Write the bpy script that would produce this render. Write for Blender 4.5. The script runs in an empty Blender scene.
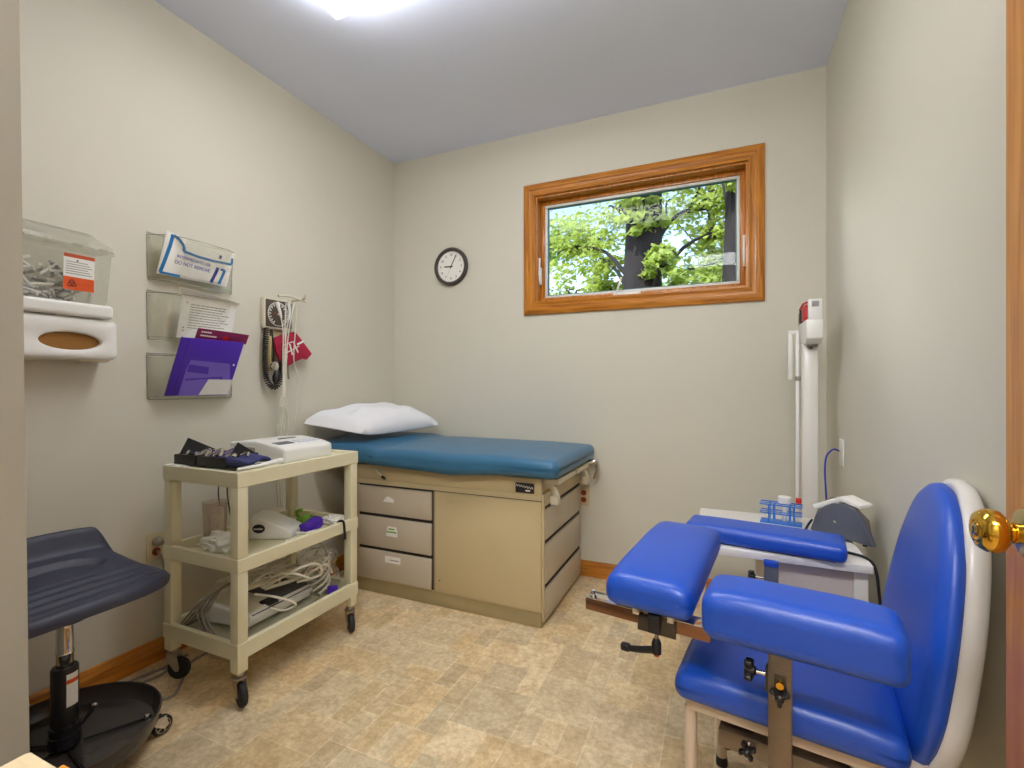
import bpy, bmesh, math, random
from mathutils import Matrix, Vector, noise as mnoise
S = bpy.context.scene
COL = S.collection
random.seed(7)
PI = math.pi
R = math.radians

# ------------------------------------------------------------------ materials
def lin(c):
    return tuple((v/12.92 if v <= .04045 else ((v+.055)/1.055)**2.4) for v in [x/255. for x in c])

def mat(name, rgb, rough=.5, metal=0., spec=.5, var=.06, vscale=9., bump=0., bscale=60., coat=0., emit=None, trans=None, stretch=None, aniso=None):
    m = bpy.data.materials.new(name); m.use_nodes = True
    nt = m.node_tree; b = nt.nodes['Principled BSDF']
    c = lin(rgb)
    tc = nt.nodes.new('ShaderNodeTexCoord')
    mp = nt.nodes.new('ShaderNodeMapping')
    nt.links.new(tc.outputs['Object'], mp.inputs[0])
    if stretch: mp.inputs['Scale'].default_value = stretch
    n = nt.nodes.new('ShaderNodeTexNoise'); n.inputs['Scale'].default_value = vscale; n.inputs['Detail'].default_value = 5
    nt.links.new(mp.outputs[0], n.inputs['Vector'])
    r = nt.nodes.new('ShaderNodeValToRGB')
    r.color_ramp.elements[0].position = .3; r.color_ramp.elements[1].position = .7
    r.color_ramp.elements[0].color = tuple(max(0, x*(1-var)) for x in c)+(1,)
    r.color_ramp.elements[1].color = tuple(min(1, x*(1+var)) for x in c)+(1,)
    nt.links.new(n.outputs['Fac'], r.inputs[0]); nt.links.new(r.outputs[0], b.inputs['Base Color'])
    b.inputs['Roughness'].default_value = rough; b.inputs['Metallic'].default_value = metal
    b.inputs['Specular IOR Level'].default_value = spec
    b.inputs['Coat Weight'].default_value = coat
    b.inputs['Coat Roughness'].default_value = .12
    if bump:
        n2 = nt.nodes.new('ShaderNodeTexNoise'); n2.inputs['Scale'].default_value = bscale; n2.inputs['Detail'].default_value = 4
        nt.links.new(mp.outputs[0], n2.inputs['Vector'])
        bp = nt.nodes.new('ShaderNodeBump'); bp.inputs['Strength'].default_value = bump; bp.inputs['Distance'].default_value = .004
        nt.links.new(n2.outputs['Fac'], bp.inputs['Height']); nt.links.new(bp.outputs[0], b.inputs['Normal'])
    if emit:
        b.inputs['Emission Color'].default_value = lin(emit[0])+(1,); b.inputs['Emission Strength'].default_value = emit[1]
    return m

def clear(name, tint=(245,245,240), gloss=.5, milky=.0, rough=.06):
    """thin clear plastic / glass: see-through, shiny at grazing angles, a little milky"""
    m = bpy.data.materials.new(name); m.use_nodes = True
    nt = m.node_tree; nt.nodes.remove(nt.nodes['Principled BSDF'])
    out = nt.nodes['Material Output']
    t = nt.nodes.new('ShaderNodeBsdfTransparent'); t.inputs[0].default_value = lin(tint)+(1,)
    g = nt.nodes.new('ShaderNodeBsdfGlossy'); g.inputs['Roughness'].default_value = rough
    d = nt.nodes.new('ShaderNodeBsdfDiffuse'); d.inputs[0].default_value = lin((225,225,218))+(1,)
    lw = nt.nodes.new('ShaderNodeLayerWeight'); lw.inputs[0].default_value = .5
    fr = nt.nodes.new('ShaderNodeMath'); fr.operation = 'POWER'; fr.inputs[1].default_value = 4.0
    nt.links.new(lw.outputs['Facing'], fr.inputs[0])
    ad = nt.nodes.new('ShaderNodeMath'); ad.operation = 'ADD'; ad.inputs[1].default_value = .04
    nt.links.new(fr.outputs[0], ad.inputs[0]); fr = ad
    mu = nt.nodes.new('ShaderNodeMath'); mu.operation = 'MULTIPLY'; mu.inputs[1].default_value = gloss
    nt.links.new(fr.outputs[0], mu.inputs[0])
    m1 = nt.nodes.new('ShaderNodeMixShader'); nt.links.new(mu.outputs[0], m1.inputs[0])
    nt.links.new(t.outputs[0], m1.inputs[1]); nt.links.new(g.outputs[0], m1.inputs[2])
    n = nt.nodes.new('ShaderNodeTexNoise'); n.inputs['Scale'].default_value = 14
    mm = nt.nodes.new('ShaderNodeMath'); mm.operation = 'MULTIPLY'; mm.inputs[1].default_value = milky*2
    nt.links.new(n.outputs['Fac'], mm.inputs[0])
    m2 = nt.nodes.new('ShaderNodeMixShader'); nt.links.new(mm.outputs[0], m2.inputs[0])
    nt.links.new(m1.outputs[0], m2.inputs[1]); nt.links.new(d.outputs[0], m2.inputs[2])
    nt.links.new(m2.outputs[0], out.inputs[0])
    return m

def wood(name, c1, c2, axis, rough=.35):
    m = mat(name, c1, rough, coat=.3)
    nt = m.node_tree; b = nt.nodes['Principled BSDF']
    rmp = [n for n in nt.nodes if n.type == 'VALTORGB'][0]
    ns = [n for n in nt.nodes if n.type == 'TEX_NOISE'][0]
    mp = [n for n in nt.nodes if n.type == 'MAPPING'][0]
    sc = [30., 30., 30.]; sc['xyz'.index(axis)] = 1.6
    mp.inputs['Scale'].default_value = sc
    ns.inputs['Scale'].default_value = 2.2; ns.inputs['Detail'].default_value = 8; ns.inputs['Distortion'].default_value = .6
    rmp.color_ramp.elements[0].color = lin(c2)+(1,); rmp.color_ramp.elements[1].color = lin(c1)+(1,)
    rmp.color_ramp.elements[0].position = .33; rmp.color_ramp.elements[1].position = .62
    return m

M = {}
M['wall'] = mat('wall_paint', (210,206,191), .62, var=.015, vscale=1.5, bump=.06, bscale=180)
M['ceil'] = mat('ceiling_paint', (226,233,255), .8, var=.012, vscale=2)
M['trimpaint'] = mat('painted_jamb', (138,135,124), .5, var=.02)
M['oak_x'] = wood('honey_oak_x', (204,132,40), (158,92,18), 'x')
M['oak_y'] = wood('honey_oak_y', (204,132,40), (158,92,18), 'y')
M['oak_z'] = wood('honey_oak_z', (204,132,40), (158,92,18), 'z')
M['door'] = wood('door_oak', (214,146,62), (186,112,36), 'z', .45)
M['palewood'] = wood('pale_wood', (226,206,168), (212,190,150), 'x', .4)
M['beige'] = mat('beige_enamel', (200,182,142), .38, var=.025, vscale=3)
M['drawer'] = mat('taupe_enamel', (192,180,160), .4, var=.02, vscale=3)
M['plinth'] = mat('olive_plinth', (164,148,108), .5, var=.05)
M['seam'] = mat('dark_gap', (44,38,30), .8)
M['tealvinyl'] = mat('teal_vinyl', (56,108,142), .34, var=.10, vscale=5, bump=.10, bscale=9)
M['linen'] = mat('white_pillowcase', (232,233,238), .85, var=.015, bump=.15, bscale=30)
M['cart'] = mat('cream_plastic', (220,215,184), .42, var=.025, vscale=4, bump=.04, bscale=200)
M['blue'] = mat('royal_blue_vinyl', (20,78,190), .38, var=.06, vscale=3, bump=.08, bscale=140, spec=.65)
M['shell'] = mat('white_gloss_shell', (226,222,216), .25, var=.015)
M['leg'] = mat('ivory_tube', (208,190,170), .35, var=.03)
M['steel'] = mat('brushed_steel', (176,168,158), .28, metal=1., var=.08, vscale=40, stretch=(1,1,14))
M['post'] = mat('bronze_grey_steel', (132,120,108), .32, metal=.9, var=.08, vscale=40, stretch=(1,1,14))
M['chrome'] = mat('chrome', (222,218,212), .1, metal=1., var=.03)
M['darkmetal'] = mat('gunmetal', (92,84,76), .4, metal=.8, var=.08)
M['black'] = mat('black_plastic', (26,25,27), .4, var=.1)
M['rubber'] = mat('black_rubber', (32,31,32), .65, var=.12)
M['brass'] = mat('polished_brass', (226,178,70), .09, metal=1., var=.05)
M['brass2'] = mat('pale_brass', (206,190,140), .18, metal=1., var=.05)
M['stool'] = mat('slate_polyurethane', (54,57,74), .5, var=.05, bump=.12, bscale=300)
M['stoolbase'] = mat('black_gloss_enamel', (34,32,36), .12, var=.08)
M['traybase'] = mat('brown_black_gloss', (62,56,54), .14, var=.06)
M['hub'] = mat('dark_hub', (70,68,66), .35, metal=.5)
M['white'] = mat('white_plastic', (232,231,226), .38, var=.02)
M['offwhite'] = mat('ivory_plastic', (218,210,188), .45, var=.03)
M['desk'] = mat('white_laminate', (232,228,222), .35, var=.015)
M['deskpanel'] = mat('grey_mauve_laminate', (206,194,188), .5, var=.02)
M['grey'] = mat('slate_grey_plastic', (86,90,104), .45, var=.06)
M['taupe'] = mat('taupe_plastic', (128,120,108), .5, var=.06)
M['paper'] = mat('paper', (236,234,228), .8, var=.02)
M['red'] = mat('red_plastic', (206,24,20), .4)
M['orange'] = mat('orange_print', (222,84,14), .6, var=.03)
M['rust'] = mat('rust_print', (190,74,30), .6, var=.03)
M['ink'] = mat('dark_ink', (40,36,40), .7)
M['inkgrey'] = mat('grey_ink', (150,148,146), .8)
M['navyink'] = mat('navy_ink', (28,44,140), .6)
M['tealink'] = mat('teal_ink', (16,110,170), .6)
M['purple'] = mat('purple_folder', (76,34,176), .45, var=.06)
M['purple2'] = mat('violet_print', (120,96,200), .5, var=.05)
M['magenta'] = mat('plum_print', (134,28,84), .5, var=.06)
M['maroon'] = mat('maroon_nylon', (168,18,58), .7, var=.12, vscale=20, bump=.2, bscale=400)
M['brown'] = mat('dark_brown_face', (82,70,60), .5, var=.06)
M['amber'] = mat('brown_cardboard', (150,104,44), .8, var=.15)
M['clockrim'] = mat('charcoal_rim', (70,62,58), .4)
M['whitecord'] = mat('white_cord', (226,222,208), .5)
M['greycord'] = mat('grey_cord', (150,142,130), .55)
M['bluecord'] = mat('blue_cord', (22,40,160), .45)
M['rackblue'] = mat('blue_wire', (40,120,214), .35)
M['green'] = mat('green_plastic', (120,170,50), .5, var=.2)
M['glass'] = clear('window_glass', (250,255,252), .14, 0, .0)
M['acrylic'] = clear('clear_acrylic', (253,253,251), .9, .02)
M['frost'] = clear('cloudy_plastic', (250,250,247), .8, .10, .2)
M['edge'] = clear('acrylic_edge', (225,224,214), .6, .30, .1)
M['pinkclear'] = clear('rosy_clear_plastic', (250,244,240), .9, .08, .1)
M['film'] = clear('thin_plastic_film', (252,252,250), 1.6, .05, .15)
M['vinyl_frame'] = mat('white_vinyl', (222,226,222), .4)
M['gasket'] = mat('grey_gasket', (70,110,112), .5)
M['skyplate'] = mat('warm_metal', (150,110,84), .25, metal=.85, var=.12)
M['lamp'] = mat('lit_diffuser', (250,248,242), .5, emit=((252,252,253), 8.4))
M['fill_lamp'] = mat('added_fill_diffuser', (250,248,242), .5, emit=((252,252,253), 26.0))  # glow of the added fill light in the entry
M['outletred'] = mat('red_brown_receptacle', (150,56,26), .5)
M['outletplate'] = mat('almond_plate', (208,192,156), .5)
M['bark'] = mat('tree_bark', (46,40,40), .9, var=.35, vscale=6, bump=.6, bscale=30, stretch=(1,1,.3))
M['grass'] = mat('lawn', (96,130,60), .9, var=.3, vscale=4)
M['wetgrey'] = mat('dark_grey_panel', (78,78,82), .5, var=.1, vscale=60)

def leafmat(name, rgb):
    m = mat(name, rgb, .5, var=.35, vscale=3)
    nt = m.node_tree; b = nt.nodes['Principled BSDF']; out = nt.nodes['Material Output']
    tr = nt.nodes.new('ShaderNodeBsdfTranslucent'); tr.inputs[0].default_value = lin((208,222,104))+(1,)
    mx = nt.nodes.new('ShaderNodeMixShader'); mx.inputs[0].default_value = .45
    nt.links.new(b.outputs[0], mx.inputs[1]); nt.links.new(tr.outputs[0], mx.inputs[2]); nt.links.new(mx.outputs[0], out.inputs[0])
    return m
M['leaf1'] = leafmat('maple_leaf', (172,188,92))
M['leaf2'] = leafmat('darker_leaf', (132,162,78))

# ------------------------------------------------------------------ mesh helpers
def frame(o, x, y):
    x = Vector(x).normalized(); y = Vector(y); y = (y - x*y.dot(x)).normalized(); z = x.cross(y)
    m = Matrix.Identity(4)
    for i in range(3):
        m[i][0] = x[i]; m[i][1] = y[i]; m[i][2] = z[i]; m[i][3] = o[i]
    return m

def catmull(pts, k=6, closed=False):
    P = [Vector(p) for p in pts]; n = len(P); out = []
    rng = range(n if closed else n-1)
    for i in rng:
        if closed: a, b, c, d = P[(i-1) % n], P[i], P[(i+1) % n], P[(i+2) % n]
        else: a, b, c, d = P[max(i-1, 0)], P[i], P[i+1], P[min(i+2, n-1)]
        for j in range(k):
            t = j/k
            out.append(.5*((2*b)+(-a+c)*t+(2*a-5*b+4*c-d)*t*t+(-a+3*b-3*c+d)*t**3))
    if not closed: out.append(P[-1])
    return out

class MB:
    def __init__(s): s.bm = bmesh.new()
    def merge(s, tb, M4=None, mi=0):
        if M4 is not None: bmesh.ops.transform(tb, matrix=M4, verts=tb.verts)
        for f in tb.faces: f.material_index = mi
        me = bpy.data.meshes.new('t'); tb.to_mesh(me); tb.free()
        s.bm.from_mesh(me); bpy.data.meshes.remove(me)
        return s
    def box(s, x0, x1, y0, y1, z0, z1, bev=0., seg=2, mi=0, M4=None):
        tb = bmesh.new(); bmesh.ops.create_cube(tb, size=1)
        for v in tb.verts:
            v.co = Vector(((x0+x1)/2+v.co.x*(x1-x0), (y0+y1)/2+v.co.y*(y1-y0), (z0+z1)/2+v.co.z*(z1-z0)))
        if bev: bmesh.ops.bevel(tb, geom=list(tb.edges), offset=bev, segments=seg, affect='EDGES', profile=.5)
        return s.merge(tb, M4, mi)
    def rbox(s, c, size, r, n=8, fn=None, mi=0, M4=None, k=4):
        h = [a/2 for a in size]; r = min([r]+[a*.999 for a in h])
        def axis(hh):
            e = [-hh + r*(1-math.cos(PI/2*i/k)) for i in range(k)]
            inner = [(-hh+r)+(2*(hh-r))*i/n for i in range(n+1)]
            return e+inner+[-x for x in reversed(e)]
        ax = [axis(x) for x in h]
        tb = bmesh.new()
        for d in range(3):
            u, v = (d+1) % 3, (d+2) % 3
            for sg in (-1, 1):
                g = []
                for a in ax[u]:
                    row = []
                    for b in ax[v]:
                        q = [0, 0, 0]; q[d] = sg*h[d]; q[u] = a; q[v] = b
                        q = Vector(q)
                        inn = Vector([max(-(h[i]-r), min(h[i]-r, q[i])) for i in range(3)])
                        dd = q-inn
                        if dd.length > 1e-9: q = inn+dd.normalized()*r
                        row.append(tb.verts.new(q))
                    g.append(row)
                for i in range(len(g)-1):
                    for j in range(len(g[0])-1):
                        f = [g[i][j], g[i+1][j], g[i+1][j+1], g[i][j+1]]
                        if sg < 0: f.reverse()
                        tb.faces.new(f)
        bmesh.ops.remove_doubles(tb, verts=tb.verts, dist=1e-5)
        for v in tb.verts:
            if fn: v.co = Vector(fn(v.co.copy(), h))
            v.co += Vector(c)
        bmesh.ops.recalc_face_normals(tb, faces=tb.faces)
        return s.merge(tb, M4, mi)
    def tube(s, pts, r, n=8, mi=0, smooth=0, closed=False, M4=None, cap=True):
        P = catmull(pts, smooth, closed) if smooth else [Vector(p) for p in pts]
        m = len(P); rr = r if isinstance(r, (list, tuple)) else [r]*m
        if len(rr) != m: rr = [rr[0]+(rr[-1]-rr[0])*i/(m-1) for i in range(m)]
        tb = bmesh.new(); rings = []; up = None
        for i in range(m):
            if closed: t = P[(i+1) % m]-P[i-1]
            else: t = P[min(i+1, m-1)]-P[max(i-1, 0)]
            if t.length < 1e-9: t = Vector((0, 0, 1))
            t.normalize()
            if up is None:
                up = Vector((0, 0, 1)) if abs(t.z) < .9 else Vector((1, 0, 0))
            up = (up-t*up.dot(t))
            if up.length < 1e-6: up = t.orthogonal()
            up.normalize(); sd = t.cross(up)
            rings.append([tb.verts.new(P[i]+(up*math.cos(2*PI*j/n)+sd*math.sin(2*PI*j/n))*rr[i]) for j in range(n)])
        for i in range(m if closed else m-1):
            a, b = rings[i], rings[(i+1) % m]
            for j in range(n): tb.faces.new((a[j], a[(j+1) % n], b[(j+1) % n], b[j]))
        if not closed and cap:
            tb.faces.new(list(reversed(rings[0]))); tb.faces.new(rings[-1])
        bmesh.ops.recalc_face_normals(tb, faces=tb.faces)
        return s.merge(tb, M4, mi)
    def lathe(s, prof, n=24, M4=None, mi=0):
        tb = bmesh.new(); rings = []
        for (r, z) in prof:
            if r < 1e-6: rings.append([tb.verts.new((0, 0, z))])
            else: rings.append([tb.verts.new((r*math.cos(2*PI*j/n), r*math.sin(2*PI*j/n), z)) for j in range(n)])
        for a, b in zip(rings, rings[1:]):
            for j in range(n):
                k = (j+1) % n
                if len(a) == 1 and len(b) == 1: continue
                if len(a) == 1: tb.faces.new((a[0], b[k], b[j]))
                elif len(b) == 1: tb.faces.new((a[j], a[k], b[0]))
                else: tb.faces.new((a[j], a[k], b[k], b[j]))
        if len(rings[0]) > 1: tb.faces.new(list(reversed(rings[0])))
        if len(rings[-1]) > 1: tb.faces.new(rings[-1])
        bmesh.ops.recalc_face_normals(tb, faces=tb.faces)
        return s.merge(tb, M4, mi)
    def loft(s, rings, mi=0, M4=None, caps=True, closed=True):
        tb = bmesh.new(); V = [[tb.verts.new(p) for p in rg] for rg in rings]; n = len(V[0])
        for a, b in zip(V, V[1:]):
            for j in range(n if closed else n-1):
                k = (j+1) % n; tb.faces.new((a[j], a[k], b[k], b[j]))
        if caps:
            tb.faces.new(list(reversed(V[0]))); tb.faces.new(V[-1])
        bmesh.ops.recalc_face_normals(tb, faces=tb.faces)
        return s.merge(tb, M4, mi)
    def prism(s, poly, h, M4=None, bev=0., seg=2, mi=0):
        tb = bmesh.new()
        a = [tb.verts.new((p[0], p[1], 0)) for p in poly]; b = [tb.verts.new((p[0], p[1], h)) for p in poly]
        n = len(a)
        tb.faces.new(list(reversed(a))); tb.faces.new(b)
        for j in range(n): tb.faces.new((a[j], a[(j+1) % n], b[(j+1) % n], b[j]))
        bmesh.ops.recalc_face_normals(tb, faces=tb.faces)
        if bev: bmesh.ops.bevel(tb, geom=list(tb.edges), offset=bev, segments=seg, affect='EDGES', profile=.5)
        return s.merge(tb, M4, mi)
    def text(s, txt, size, M4, mi=0, depth=.0006, align='CENTER', sx=1.):
        cu = bpy.data.curves.new('t', 'FONT'); cu.body = txt; cu.size = size; cu.extrude = depth
        cu.align_x = align; cu.align_y = 'CENTER'
        o = bpy.data.objects.new('t', cu); COL.objects.link(o); bpy.context.view_layer.update()
        me = bpy.data.meshes.new_from_object(o.evaluated_get(bpy.context.evaluated_depsgraph_get()))
        bpy.data.objects.remove(o); bpy.data.curves.remove(cu)
        tb = bmesh.new(); tb.from_mesh(me); bpy.data.meshes.remove(me)
        return s.merge(tb, M4 @ Matrix.Diagonal((sx, 1, 1, 1)), mi)
    def grid(s, nx, ny, fn, mi=0, M4=None, thick=0.):
        tb = bmesh.new()
        V = [[tb.verts.new(fn(i/nx, j/ny)) for j in range(ny+1)] for i in range(nx+1)]
        for i in range(nx):
            for j in range(ny): tb.faces.new((V[i][j], V[i+1][j], V[i+1][j+1], V[i][j+1]))
        if thick:
            bmesh.ops.recalc_face_normals(tb, faces=tb.faces)
            bmesh.ops.solidify(tb, geom=list(tb.faces), thickness=thick)
        return s.merge(tb, M4, mi)

def sstep(x, a, b):
    x = max(0, min(1, (x-a)/(b-a))); return x*x*(3-2*x)

# ------------------------------------------------------------------ object helpers
MAT4 = {}
def empty(name, loc, rz=0.):
    o = bpy.data.objects.new(name, None); COL.objects.link(o)
    o.location = loc; o.rotation_euler = (0, 0, rz); o.empty_display_size = .05
    MAT4[o] = Matrix.Translation(Vector(loc)) @ Matrix.Rotation(rz, 4, 'Z')
    return o
def thing(name, label, cat, loc, rz=0., group=None):
    o = empty(name, loc, rz); o['label'] = label; o['category'] = cat
    if group: o['group'] = group
    return o
def link(name, mb, mats, parent=None, local=False, label=None, sharp=38):
    bm = mb.bm
    if not isinstance(mats, (list, tuple)): mats = [mats]
    if parent is not None:
        m4 = MAT4[parent]
        if not local: bmesh.ops.transform(bm, matrix=m4.inverted(), verts=bm.verts)
        off = None
    me = bpy.data.meshes.new(name)
    o = bpy.data.objects.new(name, me); COL.objects.link(o)
    if parent is None:
        xs = [v.co for v in bm.verts]
        c = Vector(((min(v.x for v in xs)+max(v.x for v in xs))/2, (min(v.y for v in xs)+max(v.y for v in xs))/2, min(v.z for v in xs)))
        bmesh.ops.translate(bm, vec=-c, verts=bm.verts); o.location = c
        MAT4[o] = Matrix.Translation(c)
    else:
        o.parent = parent; MAT4[o] = m4.copy()
    bm.to_mesh(me); bm.free()
    for m in mats: me.materials.append(m)
    me.polygons.foreach_set('use_smooth', [True]*len(me.polygons))
    me.set_sharp_from_angle(angle=R(sharp))
    if label: o['label'] = label
    return o
part = link
def single(name, mb, mats, label, cat, group=None, kind=None, sharp=38):
    o = link(name, mb, mats, None, sharp=sharp); o['label'] = label; o['category'] = cat
    if group: o['group'] = group
    if kind: o['kind'] = kind
    return o
def struct(name, mb, mats, parent=None):
    o = link(name, mb, mats, parent)
    if parent is None: o['kind'] = 'structure'
    return o
def struct_empty(name, loc):
    o = empty(name, loc); o['kind'] = 'structure'; return o

LX, RX, D, HC = -2.154, .493, 2.81, 2.75
YR = -1.35           # wall behind the camera
WF = lambda y, z, x: frame((x, y, z), (0, 1, 0), (0, 0, 1))      # drawn on the wall by the carts, facing into the room
BF = lambda x, z, y: frame((x, y, z), (1, 0, 0), (0, 0, 1))      # drawn on the window wall

# ------------------------------------------------------------------ room shell
def build_floor():
    rnd = random.Random(11)
    u = .0765; g = .0035
    nx, ny = int((RX-LX)/u)+1, int((D-YR)/u)+1
    occ = [[False]*ny for _ in range(nx)]
    bm = bmesh.new(); cl = bm.loops.layers.color.new('tile')
    kinds = [(3, 3), (3, 2), (2, 3), (3, 3), (2, 2), (1, 2), (2, 1), (1, 3), (1, 2)]
    base = [(231,213,179), (227,206,166), (235,220,192), (219,201,170), (231,210,169), (225,211,184)]
    def quad(x0, x1, y0, y1, c):
        f = bm.faces.new([bm.verts.new(p) for p in ((x0, y0, 0), (x1, y0, 0), (x1, y1, 0), (x0, y1, 0))])
        for l in f.loops: l[cl] = tuple(v/255. for v in c)+(1,)
    for j in range(ny):
        for i in range(nx):
            if occ[i][j]: continue
            ks = kinds[:]; rnd.shuffle(ks); ks.append((1, 1))
            for (a, b) in ks:
                if i+a <= nx and j+b <= ny and all(not occ[i+p][j+q] for p in range(a) for q in range(b)): break
            for p in range(a):
                for q in range(b): occ[i+p][j+q] = True
            c = rnd.choice(base); k = rnd.uniform(.95, 1.04)
            x0, x1 = LX+i*u+g/2, min(RX, LX+(i+a)*u-g/2); y0, y1 = YR+j*u+g/2, min(D, YR+(j+b)*u-g/2)
            if x1 > x0 and y1 > y0: quad(x0, x1, y0, y1, [v*k for v in c])
    gc = (240,230,206)
    f = bm.faces.new([bm.verts.new(p) for p in ((LX, YR, -.0008), (RX, YR, -.0008), (RX, D, -.0008), (LX, D, -.0008))])
    for l in f.loops: l[cl] = tuple(v/255. for v in gc)+(1,)
    b0 = [bm.verts.new(p) for p in ((LX, YR, -.06), (RX, YR, -.06), (RX, D, -.06), (LX, D, -.06))]
    bm.faces.new(list(reversed(b0)))
    m = mat('stone_vinyl', (190,170,140), .42)
    nt = m.node_tree; b = nt.nodes['Principled BSDF']
    at = nt.nodes.new('ShaderNodeVertexColor'); at.layer_name = 'tile'
    tc = nt.nodes.new('ShaderNodeTexCoord')
    n1 = nt.nodes.new('ShaderNodeTexNoise'); n1.inputs['Scale'].default_value = 11; n1.inputs['Detail'].default_value = 9; n1.inputs['Roughness'].default_value = .68; n1.inputs['Distortion'].default_value = .5
    n2 = nt.nodes.new('ShaderNodeTexNoise'); n2.inputs['Scale'].default_value = 48; n2.inputs['Detail'].default_value = 6; n2.inputs['Roughness'].default_value = .7
    for n in (n1, n2): nt.links.new(tc.outputs['Object'], n.inputs['Vector'])
    r1 = nt.nodes.new('ShaderNodeValToRGB')
    e = r1.color_ramp.elements; e[0].position = .36; e[0].color = lin((220,204,172))+(1,); e[1].position = .60; e[1].color = lin((255,250,235))+(1,)
    r2 = nt.nodes.new('ShaderNodeValToRGB')
    e = r2.color_ramp.elements; e[0].position = .40; e[0].color = lin((224,212,188))+(1,); e[1].position = .6; e[1].color = (1, 1, 1, 1)
    nt.links.new(n1.outputs['Fac'], r1.inputs[0]); nt.links.new(n2.outputs['Fac'], r2.inputs[0])
    x1 = nt.nodes.new('ShaderNodeMixRGB'); x1.blend_type = 'MULTIPLY'; x1.inputs[0].default_value = .85
    x2 = nt.nodes.new('ShaderNodeMixRGB'); x2.blend_type = 'MULTIPLY'; x2.inputs[0].default_value = .8
    nt.links.new(at.outputs[0], x1.inputs[1]); nt.links.new(r1.outputs[0], x1.inputs[2])
    nt.links.new(x1.outputs[0], x2.inputs[1]); nt.links.new(r2.outputs[0], x2.inputs[2])
    hs = nt.nodes.new('ShaderNodeBrightContrast'); hs.inputs['Bright'].default_value = .06
    nt.links.new(x2.outputs[0], hs.inputs[0]); nt.links.new(hs.outputs[0], b.inputs['Base Color'])
    me = bpy.data.meshes.new('floor'); bm.to_mesh(me); bm.free(); me.materials.append(m)
    o = bpy.data.objects.new('floor', me); COL.objects.link(o); o['kind'] = 'structure'
build_floor()

struct('ceiling', MB().box(LX-.12, RX+.12, YR-.12, D+.14, HC, HC+.1), M['ceil'])
struct('wall_left', MB().box(LX-.12, LX, YR-.12, D+.14, 0, HC), M['wall'])
struct('wall_right', MB().box(RX, RX+.12, YR-.12, D+.14, 0, HC), M['wall'])
struct('wall_rear', MB().box(LX, RX, YR-.12, YR, 0, HC), M['wall'])
WX0, WX1, WZ0, WZ1 = -1.063, .143, 1.668, 2.338       # opening in the window wall
w = MB()
w.box(LX, WX0, D, D+.14, 0, HC).box(WX1, RX, D, D+.14, 0, HC).box(WX0, WX1, D, D+.14, 0, WZ0).box(WX0, WX1, D, D+.14, WZ1, HC)
struct('wall_back', w, M['wall'])
# wall stub with the opening the photograph looks through; its edge leans slightly
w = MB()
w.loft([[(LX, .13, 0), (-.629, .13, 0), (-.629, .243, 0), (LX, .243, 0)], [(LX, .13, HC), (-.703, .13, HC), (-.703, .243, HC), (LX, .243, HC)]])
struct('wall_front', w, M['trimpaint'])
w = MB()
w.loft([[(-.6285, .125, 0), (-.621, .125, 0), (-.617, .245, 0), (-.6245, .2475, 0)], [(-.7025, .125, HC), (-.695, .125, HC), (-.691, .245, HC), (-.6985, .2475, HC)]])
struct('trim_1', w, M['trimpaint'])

def baseboard(name, M4, L, m):
    prof = [(0, 0), (.013, 0), (.013, .072), (.010, .080), (.006, .090), (0, .092)]
    b = MB(); b.prism(prof, L, M4); struct(name, b, m)
baseboard('baseboard_left', frame((LX, D, 0), (1, 0, 0), (0, 0, 1)) , D-.243, M['oak_y'])
baseboard("baseboard_back", frame((RX-.013, D, 0), (0, -1, 0), (0, 0, 1)), RX-LX-.026, M['oak_x'])
baseboard('baseboard_right', frame((RX, YR, 0), (-1, 0, 0), (0, 0, 1)), D-YR, M['oak_y'])

# window
win = struct_empty('window_1', ((WX0+WX1)/2, D, WZ0))
cas = MB()
OX0, OX1, OZ0, OZ1 = -1.139, .219, 1.592, 2.414
prof = [(0, 0), (0, .012), (.012, .020), (.034, .020), (.040, .014), (.058, .013), (.066, .018), (.0765, .018), (.0765, 0)]
def mitre(p):   # one moulding profile swept round the opening with mitred corners
    o, d = p
    return [(OX0+o, D-d, OZ0+o), (OX1-o, D-d, OZ0+o), (OX1-o, D-d, OZ1-o), (OX0+o, D-d, OZ1-o)]
rr = [mitre(p) for p in prof]
for side in range(4):
    b = MB(); k = (side+1) % 4
    b.loft([[rg[side] for rg in rr], [rg[k] for rg in rr]])
    part('casing', b, M['oak_x'] if side % 2 == 0 else M['oak_z'], win)
b = MB(); t = .012
b.box(WX0, WX1, D+.0005, D+.105, WZ1-t, WZ1).box(WX0, WX1, D+.0005, D+.105, WZ0, WZ0+t).box(WX0, WX0+t, D+.0005, D+.105, WZ0+t, WZ1-t).box(WX1-t, WX1, D+.0005, D+.105, WZ0+t, WZ1-t)
part('reveal', b, M['oak_z'], win)
def ringbox(x0, x1, z0, z1, wd, y0, y1, bev=.003):
    b = MB()
    b.box(x0, x1, y0, y1, z1-wd, z1, bev).box(x0, x1, y0, y1, z0, z0+wd, bev).box(x0, x0+wd, y0, y1, z0+wd, z1-wd, bev).box(x1-wd, x1, y0, y1, z0+wd, z1-wd, bev)
    return b
part('sash', ringbox(WX0+t, WX1-t, WZ0+t, WZ1-t, .026, D+.066, D+.11), M['oak_z'], win)
part('glazing_strip', ringbox(WX0+t+.026, WX1-t-.026, WZ0+t+.026, WZ1-t-.026, .016, D+.074, D+.108), M['vinyl_frame'], win)
gx0, gx1, gz0, gz1 = WX0+t+.042, WX1-t-.042, WZ0+t+.042, WZ1-t-.042
part('gasket', ringbox(gx0, gx1, gz0, gz1, .005, D+.082, D+.104, .001), M['gasket'], win)
part('pane', MB().box(gx0, gx1, D+.090, D+.094, gz0, gz1), M['glass'], win)
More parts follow.
